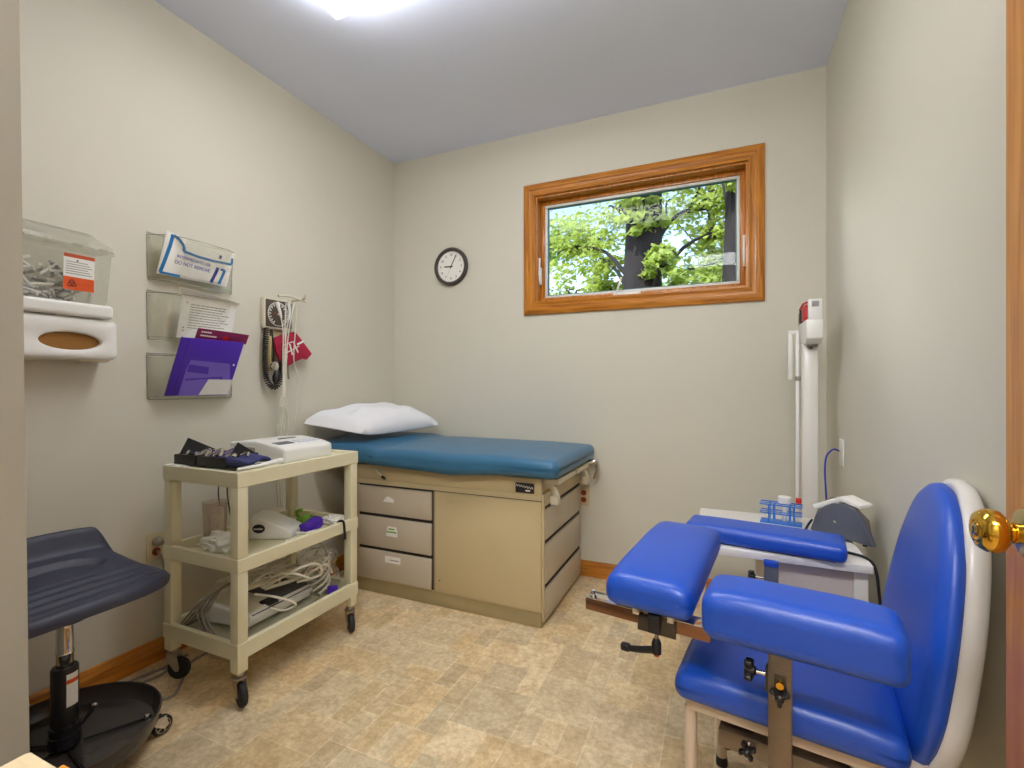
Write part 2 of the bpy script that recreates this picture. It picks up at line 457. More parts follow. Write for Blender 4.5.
for x, sg in ((WX0+t+.005, 1), (WX1-t-.005, -1)):
    b = MB(); b.box(x-.006, x+.006, D+.03, D+.064, 1.79, 1.90, .004).tube([(x, D+.03, 1.80), (x+sg*.004, D+.018, 1.82), (x+sg*.004, D+.016, 1.88), (x, D+.028, 1.955)], .006, 8, smooth=5)
    part('sash_lock', b, M['white'], win)
b = MB(); b.box(-.58, -.42, D+.035, D+.062, WZ0+t, WZ0+t+.02, .004).tube([(-.56, D+.045, WZ0+.03), (-.55, D+.03, WZ0+.06), (-.53, D+.028, WZ0+.12)], .007, 8, smooth=4)
part('crank', b, M['white'], win)

# door leaf standing open by the right wall
DX = .362
door = struct_empty('door_1', (DX+.02, .10, 0))
part('leaf', MB().box(DX, DX+.04, .10, .872, .012, 2.03, .0015), M['door'], door)
KY, KZ = .809, .962
kf = frame((DX, KY, KZ), (0, 1, 0), (0, 0, 1)); kf = kf @ Matrix.Rotation(PI, 4, 'Y')     # z axis away from the leaf into the room
b = MB(); b.lathe([(.034, 0), (.034, .003), (.031, .008), (.020, .011), (.0, .011)], 32, kf)
part('rosette', b, M['brass2'], door)
b = MB(); b.lathe([(.0125, .008), (.0125, .016), (.0135, .018), (.0135, .0205), (.0115, .0215), (.0125, .0245), (.020, .0275), (.0262, .033), (.0280, .040), (.0270, .047), (.0225, .0535), (.016, .0565), (.0125, .0565), (.0120, .0552), (0, .0552)], 40, kf)
kn = part('knob', b, M['brass'], door)
b = MB(); b.lathe([(.0088, .055), (.0088, .0574), (.0075, .0580), (.0, .0580)], 20, kf); b.box(-.0009, .0009, -.0045, .0045, .0578, .0584, M4=kf, mi=1)
part('lock_cylinder', b, [M['brass2'], M['ink']], kn)

# pale wooden tabletop just inside the opening, seen only at its far corner
t = thing('console_table', 'pale wooden tabletop corner showing at the bottom edge below the painted jamb', 'table', (-.33, -.08, 0))
part('tabletop', MB().box(-.531, -.13, -.36, .2045, .819, .844, .004), M['palewood'], t)
part('edge_band', MB().box(-.4885, -.13, .2046, .2085, .819, .842, .001), M['oak_x'], t)
for x in (-.5, -.16):
    for y in (-.33, .17): part('leg', MB().box(x-.02, x+.02, y-.02, y+.02, 0, .819, .003), M['palewood'], t)

# ceiling light, then an added fill light built the same way
def ceiling_light(x0, x1, y0, y1, lampmat, label):
    t = thing('ceiling_light', label, 'ceiling light', ((x0+x1)/2, (y0+y1)/2, HC-.08))
    b = MB(); b.box(x0-.004, x1+.004, y0-.004, y1+.004, HC-.022, HC-.0005, .002); part('housing', b, M['white'], t)
    b = MB(); b.loft([[(x0, y0, HC-.022), (x1, y0, HC-.022), (x1, y1, HC-.022), (x0, y1, HC-.022)], [(x0, y0, HC-.07), (x1, y0, HC-.07), (x1, y1, HC-.07), (x0, y1, HC-.07)], [(x0+.012, y0+.012, HC-.08), (x1-.012, y0+.012, HC-.08), (x1-.012, y1-.012, HC-.08), (x0+.012, y1-.012, HC-.08)]])
    part('diffuser', b, lampmat, t)
ceiling_light(-1.466, -.25, 1.215, 1.531, M['lamp'], 'white rectangular ceiling light, its corner showing at the top edge')
ceiling_light(-.32, .30, -.80, -.40, M['fill_lamp'], 'added unseen fill light on the entry ceiling beyond the painted jamb')  # unseen fixture added as fill, evens out the light in the room

# ------------------------------------------------------------------ exam table
TX0, TX1, TY0, TY1 = -1.965, -.766, 2.106, 2.775
t = thing('exam_table', 'beige medical exam table with drawers and a teal vinyl top beneath the window', 'exam table', (-1.36, 2.44, 0))
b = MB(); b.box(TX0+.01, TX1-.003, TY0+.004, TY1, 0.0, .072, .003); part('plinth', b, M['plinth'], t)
b = MB()
b.box(TX0, TX1, TY0, TY1, .072, .628, .004)
b.box(TX0+.001, -.785, TY0+.018, TY1-.001, .605, .7055, .004)
b.box(TX0, TX1, TY0, TY0+.02, .6285, .706, .002)
part('body', b, M['beige'], t)
# front: three drawers and one panel, each drawer over a dark finger slot
f = TY0
part('shadow_gap', MB().box(-1.852, -1.362, f-.001, f+.01, .083, .600).box(-1.357, -1.3545, f-.001, f+.01, .08, .60).box(TX0+.01, TX1, f-.0008, f+.01, .5985, .6015), M['seam'], t)
for z0, z1, st in ((.445, .592, 'grey'), (.262, .426, 'green'), (.086, .243, 'white')):
    d = part('drawer', MB().box(-1.846, -1.372, f-.014, f+.02, z0, z1, .003), M['drawer'], t)
    b = MB(); x, z = (-1.642, -1.622, -1.612)[('grey', 'green', 'white').index(st)], (.527, .357, .205)[('grey', 'green', 'white').index(st)]
    fr = BF(x, z, f-.0148)
    if st == 'grey': b.prism([(-.035, -.012), (.038, -.012), (.035, .006), (0, .02), (-.018, .012)], .0006, fr)
    elif st == 'green':
        b.prism([(-.036, -.026), (.04, -.026), (.04, .008), (.03, .028), (-.024, .028)], .0006, fr)
        b.box(-.03, .034, -.006, .002, .0006, .001, M4=fr, mi=1); b.box(-.018, .02, .010, .018, .0006, .001, M4=fr, mi=1)
    else:
        b.box(-.052, .05, -.018, .018, 0, .0006, M4=fr); b.box(-.02, .04, -.004, .001, .0006, .001, M4=fr, mi=2)
    part('sticker', b, [M['paper'], M['green'], M['inkgrey']], d)
b = MB(); b.box(-1.352, -.7675, f-.006, f+.01, .083, .596, .002); part('front_panel', b, M['beige'], t)
part('screw', MB().lathe([(.004, 0), (.003, .002), (0, .0025)], 10, frame((-1.325, f-.006, .14), (1, 0, 0), (0, 0, 1))), M['darkmetal'], t)
# nameplate with its small light script
fr = BF(-.850, .658, f-.0012)
b = MB(); b.box(-.048, .048, -.024, .024, 0, .003, .001, M4=fr)
b.tube([fr @ Vector((-.043+.0045*i, .011-.0006*i+(.006 if i % 3 == 0 else (-.003 if i % 3 == 1 else .002)), .0035)) for i in range(20)], .0014, 6, mi=1, smooth=3)
b.box(.004, .028, -.015, -.008, .003, .0038, M4=fr, mi=1)
part('nameplate', b, [M['ink'], M['paper']], t)
b = MB(); b.tube([(-1.742, f-.002, .690), (-1.725, f-.012, .682), (-1.70, f-.022, .668), (-1.672, f-.026, .652)], .0045, 8, smooth=5)
b.tube([(-1.676, f-.026, .654), (-1.655, f-.028, .643)], .0075, 10, mi=1)
part('release_lever', b, [M['whitecord'], M['black']], t)
# foot end: three drawers, slots, stirrup hardware, paper bar
part('shadow_gap', MB().box(TX1-.01, TX1+.001, 2.126, 2.762, .03, .566), M['seam'], t)
for z0, z1 in ((.412, .553), (.204, .388), (.032, .174)):
    part('drawer', MB().box(TX1-.02, TX1+.012, 2.131, 2.752, z0, z1, .003), M['drawer'], t)
part('corner_post', MB().box(TX1-.001, TX1+.011, TY0+.004, 2.124, .03, .626, .002), M['beige'], t)
b = MB(); b.box(-.80, -.700, 2.16, 2.47, .672, .700, .003).box(-.80, -.690, 2.475, 2.70, .676, .704, .003); part('foot_rest', b, M['offwhite'], t)
for y, dx in ((2.175, .0), (2.70, .01)):
    b = MB(); b.tube([(-.80, y, .665), (-.745+dx, y, .665), (-.725+dx, y, .64), (-.715+dx, y, .61)], .016, 10, smooth=4); b.box(-.742+dx, -.70+dx, y-.022, y+.022, .575, .62, .008)
    part('stirrup', b, M['offwhite'], t)
b = MB(); b.tube([(-.74, 2.72, .69), (-.67, 2.735, .705), (-.655, 2.74, .70), (-.65, 2.74, .66), (-.665, 2.735, .60)], .012, 10, smooth=4)
part('stirrup_arm', b, M['chrome'], t)
# mattress
mx0, mx1, my0, my1 = -2.135, -.668, 2.035, 2.765
def top(c, h):
    x = (c.x+h[0])/(2*h[0]); y = c.y/h[1]
    if c.z > 0:
        z = c.z
        z += .020*(1-y*y)*min(1, (1-x)*5)                # crowned across
        z += -.006*math.exp(-((x-.62)/.10)**2)*max(0, -y)
        z += .014*sstep(.34-x, 0, .10) - .006*math.exp(-((x-.31)/.03)**2)
        z -= .004*max(0, (x-.8)/.2)
        c.z = z
    else:
        c.z += .012*math.sin(x*9)*.5 - .012*max(0, 1-abs(x-.62)/.25)
    c.y += -.006*math.sin(x*22)*(1 if y < -.9 else 0)
    return c
b = MB(); b.rbox(((mx0+mx1)/2, (my0+my1)/2, .760), (mx1-mx0, my1-my0, .094), .034, 26, top)
part('mattress', b, M['tealvinyl'], t)
b = MB(); b.box(mx0+.05, mx1-.03, my0+.085, my1-.03, .7065, .722, .003); part('mattress_board', b, M['black'], t)

# pillow
A = Vector((-2.130, 1.930, .940)); C_ = Vector((-1.775, 2.065, .868)); Bq = Vector((-1.685, 2.72, .885)); Dq = Vector((-2.115, 2.74, .93))
def pil(sg):
    def fn(u, v):
        e = lambda q: max(0, 1-abs(2*q-1)**2.6)
        k = (e(u)*e(v))**.45
        cu = u+.05*math.sin(PI*v)*(.5-u)*1.2; cv = v+.08*math.sin(PI*u)*(.5-v)*1.2
        p = A.lerp(C_, cu).lerp(Dq.lerp(Bq, cu), cv)
        for q_, a_ in (((u*(1-v))**5, .16), ((u*v)**6, .08), (((1-u)*(1-v))**6, .05)): p = p.lerp((A+Bq)/2, q_*a_)
        wr = .014*mnoise.noise(Vector((u*7, v*5, 2)))+.013*math.sin((u*1.4+v*3.1)*5)*math.exp(-((v-.15)/.22)**2)
        p.z += (.125 if sg > 0 else -.02)*k+(wr*k if sg > 0 else 0)
        return p
    return fn
b = MB(); b.grid(36, 36, pil(1)); b.grid(36, 36, pil(-1)); bmesh.ops.remove_doubles(b.bm, verts=b.bm.verts, dist=.0004); bmesh.ops.recalc_face_normals(b.bm, faces=b.bm.faces)
single('pillow', b, M['linen'], 'white pillow lying at the head of the teal exam table', 'pillow', sharp=80)

# ------------------------------------------------------------------ utility cart
CX0, CX1, CY0, CY1 = -1.984, -1.56, 1.152, 1.763
cart = thing('utility_cart', 'cream plastic three shelf rolling cart in front of the exam table', 'cart', ((CX0+CX1)/2, (CY0+CY1)/2, 0))
def shelf(z0, z1, plate):
    b = MB(); w = .020; e = .003
    def rc(k, z): return [(CX0+k, CY0+k, z), (CX1-k, CY0+k, z), (CX1-k, CY1-k, z), (CX0+k, CY1-k, z)]
    b.loft([rc(e, z0), rc(0, z0+e), rc(0, z1-e), rc(e, z1), rc(w-e, z1), rc(w, z1-e), rc(w, z0), rc(e, z0)], caps=False)
    b.box(CX0+.006, CX1-.006, CY0+.006, CY1-.006, plate-.012, plate)
    part('shelf', b, M['cart'], cart)
shelf(.782, .839, .827); shelf(.477, .529, .492); shelf(.166, .227, .184)
for x, sx in ((CX0, 1), (CX1, -1)):
    for y, sy in ((CY0, 1), (CY1, -1)):
        b = MB()
        def leg(z0, z1, e=.0025, a=.044):
            xa, xb = sorted((x+sx*e, x+sx*a)); ya, yb = sorted((y+sy*e, y+sy*a)); b.box(xa, xb, ya, yb, z0, z1, .003)
        leg(.50, .80); leg(.20, .49); leg(.120, .18)
        part('leg', b, M['cart'], cart)
        rot = R({(1, 1): 25, (1, -1): 60, (-1, 1): 342, (-1, -1): 325}[(sx, sy)])
        cx, cy = x+sx*.026, y+sy*.026
        m = Matrix.Translation((cx, cy, 0)) @ Matrix.Rotation(rot, 4, 'Z')
        b = MB(); b.lathe([(.016, .098), (.016, .121)], 16, m); b.lathe([(.024, .094), (.026, .100), (.014, .106)], 20, m)
        for s in (-1, 1):
            b.prism([(-.020, .094), (.020, .094), (.030, .052), (.026, .036), (.014, .036), (-.012, .072)], .0025, m @ frame((0, s*.017+.001, 0), (1, 0, 0), (0, 0, 1)))
        b.lathe([(.005, -.02), (.005, .02)], 10, m @ frame((.020, 0, .043), (1, 0, 0), (0, 0, 1)))
        c = part('caster', b, M['steel'], cart)
        b = MB(); b.lathe([(.012, -.013), (.030, -.013), (.040, -.009), (.0425, 0), (.040, .009), (.030, .013), (.012, .013)], 28, m @ frame((.020, 0, .0428), (1, 0, 0), (0, 0, 1)))
        part('wheel', b, M['rubber'], c)
# strap over the middle shelf rim
b = MB(); b.tube([(CX1-.030, 1.660, .4955), (CX1-.024, 1.661, .525), (CX1-.012, 1.662, .5345), (CX1+.004, 1.664, .531), (CX1+.0065, 1.668, .50), (CX1+.007, 1.67, .452)], .0055, 8, smooth=6)
single('strap', b, M['ink'], 'thin dark strap hanging over the rim of the middle cart shelf', 'strap')

# white desktop recorder on the top shelf
t = thing('medical_recorder', 'white tabletop medical recorder with small grey screen on the top cart shelf', 'medical device', (-1.80, 1.54, .827))
EX0, EX1, EY0, EY1 = -1.955, -1.622, 1.405, 1.665
b = MB()
b.prism([(EX0, 0), (EX1, 0), (EX1, .058), (EX1-.05, .072), (EX0+.16, .086), (EX0, .075)], EY1-EY0, frame((0, EY1, .8275), (1, 0, 0), (0, 0, 1)), .010, 3)
part('body', b, M['white'], t)
sl = frame((EX1-.05, EY0, .8275+.0725), (0, 1, 0), (-(EX1-.05-EX0-.16), 0, .014))   # the sloping top: x along the front, y up the slope
b = MB(); b.box(.02, .10, .006, .05, -.001, .001, M4=sl); part('screen', b, M['grey'], t)
b = MB(); b.box(.125, .235, .004, .055, -.001, .0008, M4=sl)
for i in range(5):
    for j in range(2): b.box(.134+.02*i, .147+.02*i, .012+.022*j, .024+.022*j, .0008, .002, M4=sl, mi=1)
part('keypad', b, [mat('pale_blue_keypad', (206,212,228), .5), M['white']], t)
b = MB(); b.box(.10, .19, .10, .112, -.001, .0012, M4=sl); part('paper_slot', b, M['darkmetal'], t)
b = MB(); b.box(EX0+.03, EX0+.16, EY0-.001, EY0+.004, .865, .885, .001); part('side_slot', b, M['inkgrey'], t)

# open black instrument case
t = thing('instrument_case', 'open black case of small instruments with propped flaps on the cart top', 'case', (-1.80, 1.25, .839))
cz = .8395
cf = frame((-1.955, 1.175, cz), (.95, .06, 0), (-.06, .95, 0))
b = MB()
for x0, x1 in ((.0, .118), (.125, .27)):
    b.box(x0, x1, .0, .15, .003, .008, M4=cf)
    b.box(x0, x1, 0, .006, .003, .040, .002, M4=cf).box(x0, x1, .144, .15, .003, .040, .002, M4=cf).box(x0, x0+.006, .006, .144, .003, .040, M4=cf).box(x1-.006, x1, .006, .144, .003, .040, M4=cf)
part('tray', b, M['black'], t)
b = MB()
for (p, q, r_) in (((.050, -.012, .043), (.050, .022, .104), (.058, .132, .046)), ((.262, .026, .034), (.265, .062, .090), (.272, .185, .006))):
    p, q, r_ = [cf @ Vector(v) for v in (p, q, r_)]
    n = (q-p).cross(r_-p).normalized()*.0035
    b = MB(); b.loft([[p, q, r_], [p+n, q+n, r_+n]]); part('flap', b, M['black'], t)
b = MB(); b.rbox((.285, .075, .022), (.13, .14, .03), .014, 6, lambda c, h: (c.x, c.y, c.z*(1-.5*c.x/h[0])+.006*math.sin(c.y*60)), M4=cf); part('pouch_lining', b, mat('indigo_cloth', (52,56,104), .8, bump=.2), t)
b = MB(); rnd = random.Random(3)
for i in range(11):
    x, y = (.02+.023*i, .02+.04*(i % 3)); b.tube([cf @ Vector((x, y, .03)), cf @ Vector((x+.03, y+.03, .048)), cf @ Vector((x+.05, y+.01, .036))], .006+.003*(i % 2), 8, smooth=4)
for x in (.05, .165): b.lathe([(.014, 0), (.018, .004), (.012, .009), (.006, .010)], 16, cf @ frame((x, .018, .044), (1, 0, .3), (0, .6, 1)))
part('instruments', b, M['chrome'], t)
# white ear thermometer lying along the front rim
b = MB(); b.tube([(-1.60, 1.18, .8435), (-1.595, 1.25, .845), (-1.597, 1.31, .847), (-1.602, 1.37, .849)], [.005, .0115], 12, smooth=5)
t = thing('thermometer', 'slim white handheld thermometer lying on the front rim of the cart top', 'thermometer', (-1.6, 1.28, .84))
part('body', b, M['white'], t)
part('display', MB().box(-1.603, -1.592, 1.245, 1.275, .850, .8535, .001), M['ink'], t)
b = MB(); b.grid(6, 6, lambda u, v: Vector((-1.978+.11*u, 1.158+.05*v, .8405+.004*math.sin(u*5)*v)), thick=.001)
single('paper_slip', b, M['paper'], 'white paper slip under the black case on the cart top', 'paper')

# middle shelf
mz = .4925
t = thing('thermometer_dock', 'white wedge shaped device with dark oval display on the middle cart shelf', 'medical device', (-1.82, 1.46, mz))
b = MB(); b.prism([(0, 0), (.185, 0), (.185, .028), (.165, .042), (.05, .094), (0, .098)], .13, frame((-1.885, 1.515, mz), (.90, .43, 0), (0, 0, 1)), .010, 3)
b2 = frame((-1.885, 1.515, mz), (.90, .43, 0), (0, 0, 1))
part('body', b, M['white'], t)
b = MB(); b.lathe([(.026, -.002), (.026, .003), (.022, .005), (0, .006)], 28, b2 @ Matrix.Translation((.045, .048, .1295)) @ Matrix.Diagonal((1, .72, 1, 1)))
b.box(.026, .064, .045, .051, .1345, .1362, M4=b2, mi=1)
part('display', b, [M['ink'], M['chrome']], t)
t = thing('plastic_cup', 'clear rosy plastic cup standing on the middle cart shelf by the wall', 'cup', (-1.925, 1.32, mz))
b = MB(); c = frame((-1.925, 1.32, mz+.006), (1, 0, 0), (0, 1, 0))
b.lathe([(.040, .0), (.0405, .004), (.046, .165), (.047, .168), (.0445, .168), (.038, .006), (0, .006)], 28, c); part('body', b, M['pinkclear'], t)
b = MB(); b.box(-.016, .02, -.010, .010, .008, .11, .003, M4=c).box(-.02, .016, .012, .03, .008, .14, .003, M4=c); part('cotton_tips', b, M['paper'], t)
part('base', MB().box(-1.985, -1.865, 1.26, 1.38, mz, mz+.0055, .002), M['offwhite'], t)
def crumple(c, size, seed, amp=.35, n=14):
    b = MB(); o = Vector((seed*3.1, seed*1.7, 0))
    def fn(p, h):
        q = Vector((p.x/h[0], p.y/h[1], p.z/h[2]))
        k = 1+amp*mnoise.noise(q*1.7+o)+amp*.6*mnoise.noise(q*4+o)
        p = Vector((p.x*k, p.y*k, p.z*k)); p.z = max(p.z, -h[2]); return p
    b.rbox(c, size, min(size)*.45, n, fn, k=3); return b
single('tissue_wad', crumple((-1.815, 1.272, mz+.036), (.13, .10, .07), 2), M['paper'], 'crumpled white tissue on the middle cart shelf beside the front leg', 'tissue', sharp=60)
single('tissue_wad', crumple((-1.665, 1.715, mz+.021), (.10, .07, .04), 5), M['paper'], 'crumpled white tissue at the far end of the middle cart shelf', 'tissue', sharp=60)
b = MB(); b.rbox((-1.76, 1.625, mz+.028), (.06, .045, .055), .012, 5, lambda c, h: (c.x+.2*c.z, c.y, c.z*(1+.3*math.sin(c.x*90)))); b.tube([(-1.78, 1.62, mz+.04), (-1.785, 1.61, mz+.075), (-1.755, 1.615, mz+.085)], .007, 8, smooth=4)
single('clip', b, M['green'], 'small green plastic clip on the middle cart shelf', 'clip')
b = MB(); b.rbox((-1.685, 1.60, mz+.026), (.055, .10, .045), .012, 5, lambda c, h: (c.x, c.y, c.z+.008*math.sin(c.y*50))); b.box(-1.66, -1.652, 1.57, 1.63, mz+.012, mz+.022, .002)
single('clip', b, M['purple'], 'purple plastic clip beside the green one on the middle cart shelf', 'clip')
b = MB(); b.tube([(-1.66, 1.44, mz+.005), (-1.65, 1.49, mz+.012), (-1.67, 1.53, mz+.006), (-1.64, 1.57, mz+.014), (-1.66, 1.62, mz+.005), (-1.70, 1.66, mz+.006), (-1.78, 1.70, mz+.006)], .0048, 8, smooth=6)
b.tube([(-1.72, 1.50, mz+.005), (-1.66, 1.52, mz+.018), (-1.645, 1.55, mz+.005)], .0048, 8, smooth=6)
single('lead_wire', b, M['whitecord'], 'white lead wire coiled at the foot of the white wedge device', 'wire')
b = MB(); b.tube([(-1.90, 1.60, mz+.004), (-1.86, 1.66, mz+.005), (-1.80, 1.72, mz+.004), (-1.74, 1.735, mz+.005)], .004, 8, smooth=5)
single('lead_wire', b, M['ink'], 'dark lead wire running along the back of the middle cart shelf', 'wire')
b = MB()
for i, y in enumerate((1.385, 1.425, 1.455)):
    b.tube([(CX0+.012, y, .778), (CX0+.004, y-.012, .70), (CX0+.006, y-.006, .62), (CX0+.012, y+.006, .535)], .0028, 6, smooth=5)
single('cord_loop', b, M['ink'], 'thin dark cords dangling behind the cart under the top shelf', 'cord')

# bottom shelf
bz = .1845
t = thing('electrocardiograph', 'flat white device with dark grey top panel lying on the bottom cart shelf', 'medical device', (-1.78, 1.43, bz))
ef = frame((-1.948, 1.262, bz+.004), (.985, .05, .02), (-.05, .985, -.02)) @ Matrix.Rotation(R(-2), 4, 'Y')
b = MB(); b.prism([(0, 0), (.272, 0), (.288, .03), (.288, .052), (.0, .085)], .33, ef @ frame((0, .33, 0), (1, 0, 0), (0, 0, 1)), .010, 3); part('body', b, M['white'], t)
b = MB(); b.box(.03, .27, .145, .322, .0, .006, .002, M4=ef @ Matrix.Translation((0, 0, .0815)) @ Matrix.Rotation(R(6.6), 4, 'Y')); part('top_panel', b, M['wetgrey'], t)
b = MB(); b.box(.02, .275, .02, .135, .0, .004, .0015, M4=ef @ Matrix.Translation((0, 0, .0822)) @ Matrix.Rotation(R(6.6), 4, 'Y')); part('lid', b, M['offwhite'], t)
b = MB(); b.box(.2865, .2895, .012, .318, .046, .049, M4=ef); part('seam', b, M['ink'], t)
b = MB(); b.rbox((.262, .115, .060), (.06, .05, .014), .006, 4, M4=ef); part('handle_recess', b, M['ink'], t)
b = MB(); rnd = random.Random(5)
for k in range(7):
    a = rnd.uniform(0, 6); pts = []
    for i in range(8):
        u = i/7; pts.append((-1.93+.26*u*rnd.uniform(.7, 1)+.02*math.sin(a+i*2), 1.30+.36*rnd.random()+.0*k, bz+.105+.055*math.sin(PI*u)*rnd.random()+.035*rnd.random()))
    b.tube(pts, .0042, 7, smooth=6)
b.tube([(-1.70, 1.33, bz+.13), (-1.62, 1.36, bz+.12), (-1.592, 1.42, bz+.08), (-1.61, 1.44, bz+.05), (-1.64, 1.40, bz+.045), (-1.69, 1.36, bz+.075)], .0048, 8, smooth=8)
b.tube([(-1.72, 1.42, bz+.16), (-1.63, 1.44, bz+.185), (-1.60, 1.50, bz+.15), (-1.66, 1.56, bz+.13), (-1.62, 1.62, bz+.16), (-1.64, 1.68, bz+.10)], .0055, 8, smooth=8)
b.tube([(-1.74, 1.40, bz+.12), (-1.61, 1.47, bz+.20), (-1.595, 1.55, bz+.19), (-1.61, 1.58, bz+.13), (-1.66, 1.50, bz+.12)], .0055, 8, smooth=8)
single('patient_cable', b, M['whitecord'], 'tangled white patient cables heaped on the bottom cart shelf', 'cable')
b = MB()
for k in range(5):
    b.tube([(-1.945, 1.18+.012*k, bz+.006), (-1.93+.012*k, 1.21+.01*k, bz+.05), (-1.90+.012*k, 1.25+.012*k, bz+.10+.01*k), (-1.86, 1.33+.01*k, bz+.14)], .0042, 7, smooth=5)
for k in range(3):
    b.tube([(-1.90+.03*k, 1.225, bz+.08), (-1.86+.03*k, 1.21, bz+.05), (-1.80+.03*k, 1.195, bz+.018), (-1.72, 1.19, bz+.006)], .0042, 7, smooth=5)
single('patient_cable', b, M['greycord'], 'grey cables draped over the near end of the bottom cart shelf', 'cable')
single('plastic_bag', crumple((-1.70, 1.655, bz+.116), (.17, .15, .225), 8, .30, 18), M['film'], 'clear crumpled plastic bag of cords at the far end of the bottom cart shelf', 'bag', sharp=60)
b = MB()
for k in range(6):
    a0 = k*1.1; b.tube([(-1.70+.055*math.cos(a0+i*.8), 1.655+.045*math.sin(a0+i*.8), bz+.03+.02*i+.01*math.sin(k+i)) for i in range(8)], .005, 7, smooth=5)
single('cord_bundle', b, M['whitecord'], 'white cords coiled inside the clear plastic bag on the bottom shelf', 'cord')
b = MB(); b.box(-.022, .022, -.008, .008, bz+.002, bz+.052, .003, M4=Matrix.Translation((-1.612, 1.655, 0)) @ Matrix.Rotation(R(35), 4, 'Z'))
single('purple_box', b, M['purple'], 'small purple box standing behind the white device on the bottom shelf', 'box')
b = MB(); b.grid(16, 24, lambda u, v: Vector((-1.955+.372*u, 1.178+.555*v, bz+.0012+.002*abs(mnoise.noise(Vector((u*5, v*7, 0)))))), thick=.0006)
single('plastic_sheet', b, M['film'], 'crinkled plastic sheet lining the bottom cart shelf', 'sheet', sharp=60)
b = MB(); b.box(-1.598, -1.583, 1.200, 1.222, bz+.002, bz+.030, .003)
single('binder_clip', b, M['darkmetal'], 'small dark metal clip beside the front leg on the bottom cart shelf', 'clip')

# ------------------------------------------------------------------ stool
SX, SY = -1.782, .763
t = thing('stool', 'slate grey moulded stool on a round black rolling base below the glove box', 'stool', (SX, SY, 0))
def seat_pt(u, v, under=False):
    s = 2*u-1                                   # along the seat, -1..1
    tt = v                                      # front 0 .. back 1
    halfw = .285*(1-max(0, (tt-.30)/.70)**2*.20)*(1-.16*max(0, (.22-tt)/.22)**2)
    y = SY-.008+halfw*s
    x = -1.640-.350*tt + (-.065*abs(s)**3*(1-tt)) - (-.05*abs(s)**3*tt)
    fall = 1-sstep(abs(s), .66, 1.02)
    z = .523-.016*abs(s)**2.5+.100*tt**1.1*(.35+.65*fall)*(.4+.6*fall)+.052*sstep(tt, .82, .94)*fall
    if not under:
        d = ((s)/.50)**2+((tt-.60)/.13)**2
        z -= .016*(1-sstep(d, .85, 1.08))
        if .08 < tt < .44: z += .0032*math.sin((tt-.08)/.36*PI*2*4)*(1-sstep(abs(s), .75, .9))
        z -= .016*sstep(max(abs(s), abs(2*tt-1)), .93, 1.0)
        z += .006*sstep(tt, .86, .92)*(1-sstep(tt, .92, .99))*fall
    else:
        z -= .034
        c = Vector((-1.81, SY)); k = .985; x = c.x+(x-c.x)*k; y = c.y+(y-c.y)*k
    return Vector((x, y, z))
b = MB(); N1, N2 = 64, 60
tb = bmesh.new()
T_ = [[tb.verts.new(seat_pt(i/N1, j/N2)) for j in range(N2+1)] for i in range(N1+1)]
U_ = [[tb.verts.new(seat_pt(i/N1, j/N2, True)) for j in range(N2+1)] for i in range(N1+1)]
for i in range(N1):
    for j in range(N2):
        tb.faces.new((T_[i][j], T_[i+1][j], T_[i+1][j+1], T_[i][j+1])); tb.faces.new((U_[i][j], U_[i][j+1], U_[i+1][j+1], U_[i+1][j]))
bd = [(i, 0) for i in range(N1)]+[(N1, j) for j in range(N2)]+[(i, N2) for i in range(N1, 0, -1)]+[(0, j) for j in range(N2, 0, -1)]
for a, c in zip(bd, bd[1:]+bd[:1]): tb.faces.new((T_[a[0]][a[1]], T_[c[0]][c[1]], U_[c[0]][c[1]], U_[a[0]][a[1]]))
bmesh.ops.recalc_face_normals(tb, faces=tb.faces); b.merge(tb)
part('seat', b, M['stool'], t, sharp=65)
m = Matrix.Translation((SX, SY, 0))
part('seat_mount', MB().lathe([(.055, .452), (.055, .462), (.035, .466), (.03, .474)], 24, m), M['black'], t)
b = MB(); b.lathe([(.020, .28), (.020, .352), (.0215, .354), (.0215, .362), (.020, .364), (.020, .456)], 28, m); part('gas_column', b, M['chrome'], t)
b = MB(); b.lathe([(.032, .135), (.032, .312), (.029, .316), (.021, .316)], 32, m); part('column_sleeve', b, M['black'], t)
b = MB(); b.lathe([(.038, .085), (.038, .118), (.035, .120), (.035, .136), (.037, .138), (.037, .146), (.032, .148)], 32, m); part('column_collar', b, M['stoolbase'], t)
b = MB()
for k in range(8):
    a0, a1 = R(-17+7*k), R(-10+7*k); rr_ = .0323
    b.loft([[(SX+rr_*math.cos(a), SY+rr_*math.sin(a), z) for a, z in ((a0, .205), (a1, .205), (a1, .300), (a0, .300))], [(SX+(rr_+.0005)*math.cos(a), SY+(rr_+.0005)*math.sin(a), z) for a, z in ((a0, .205), (a1, .205), (a1, .300), (a0, .300))]])
    b.loft([[(SX+(rr_+.0006)*math.cos(a), SY+(rr_+.0006)*math.sin(a), z) for a, z in ((a0, .272), (a1, .272), (a1, .284), (a0, .284))], [(SX+(rr_+.0009)*math.cos(a), SY+(rr_+.0009)*math.sin(a), z) for a, z in ((a0, .272), (a1, .272), (a1, .284), (a0, .284))]], mi=1)
part('warning_label', b, [M['paper'], M['orange']], t)
b = MB(); b.lathe([(0, .072), (.192, .072), (.212, .078), (.223, .095), (.228, .124), (.231, .126), (.2335, .122), (.229, .092), (.218, .070), (.19, .064), (0, .064)], 64, m)
part('foot_tray', b, M['traybase'], t)
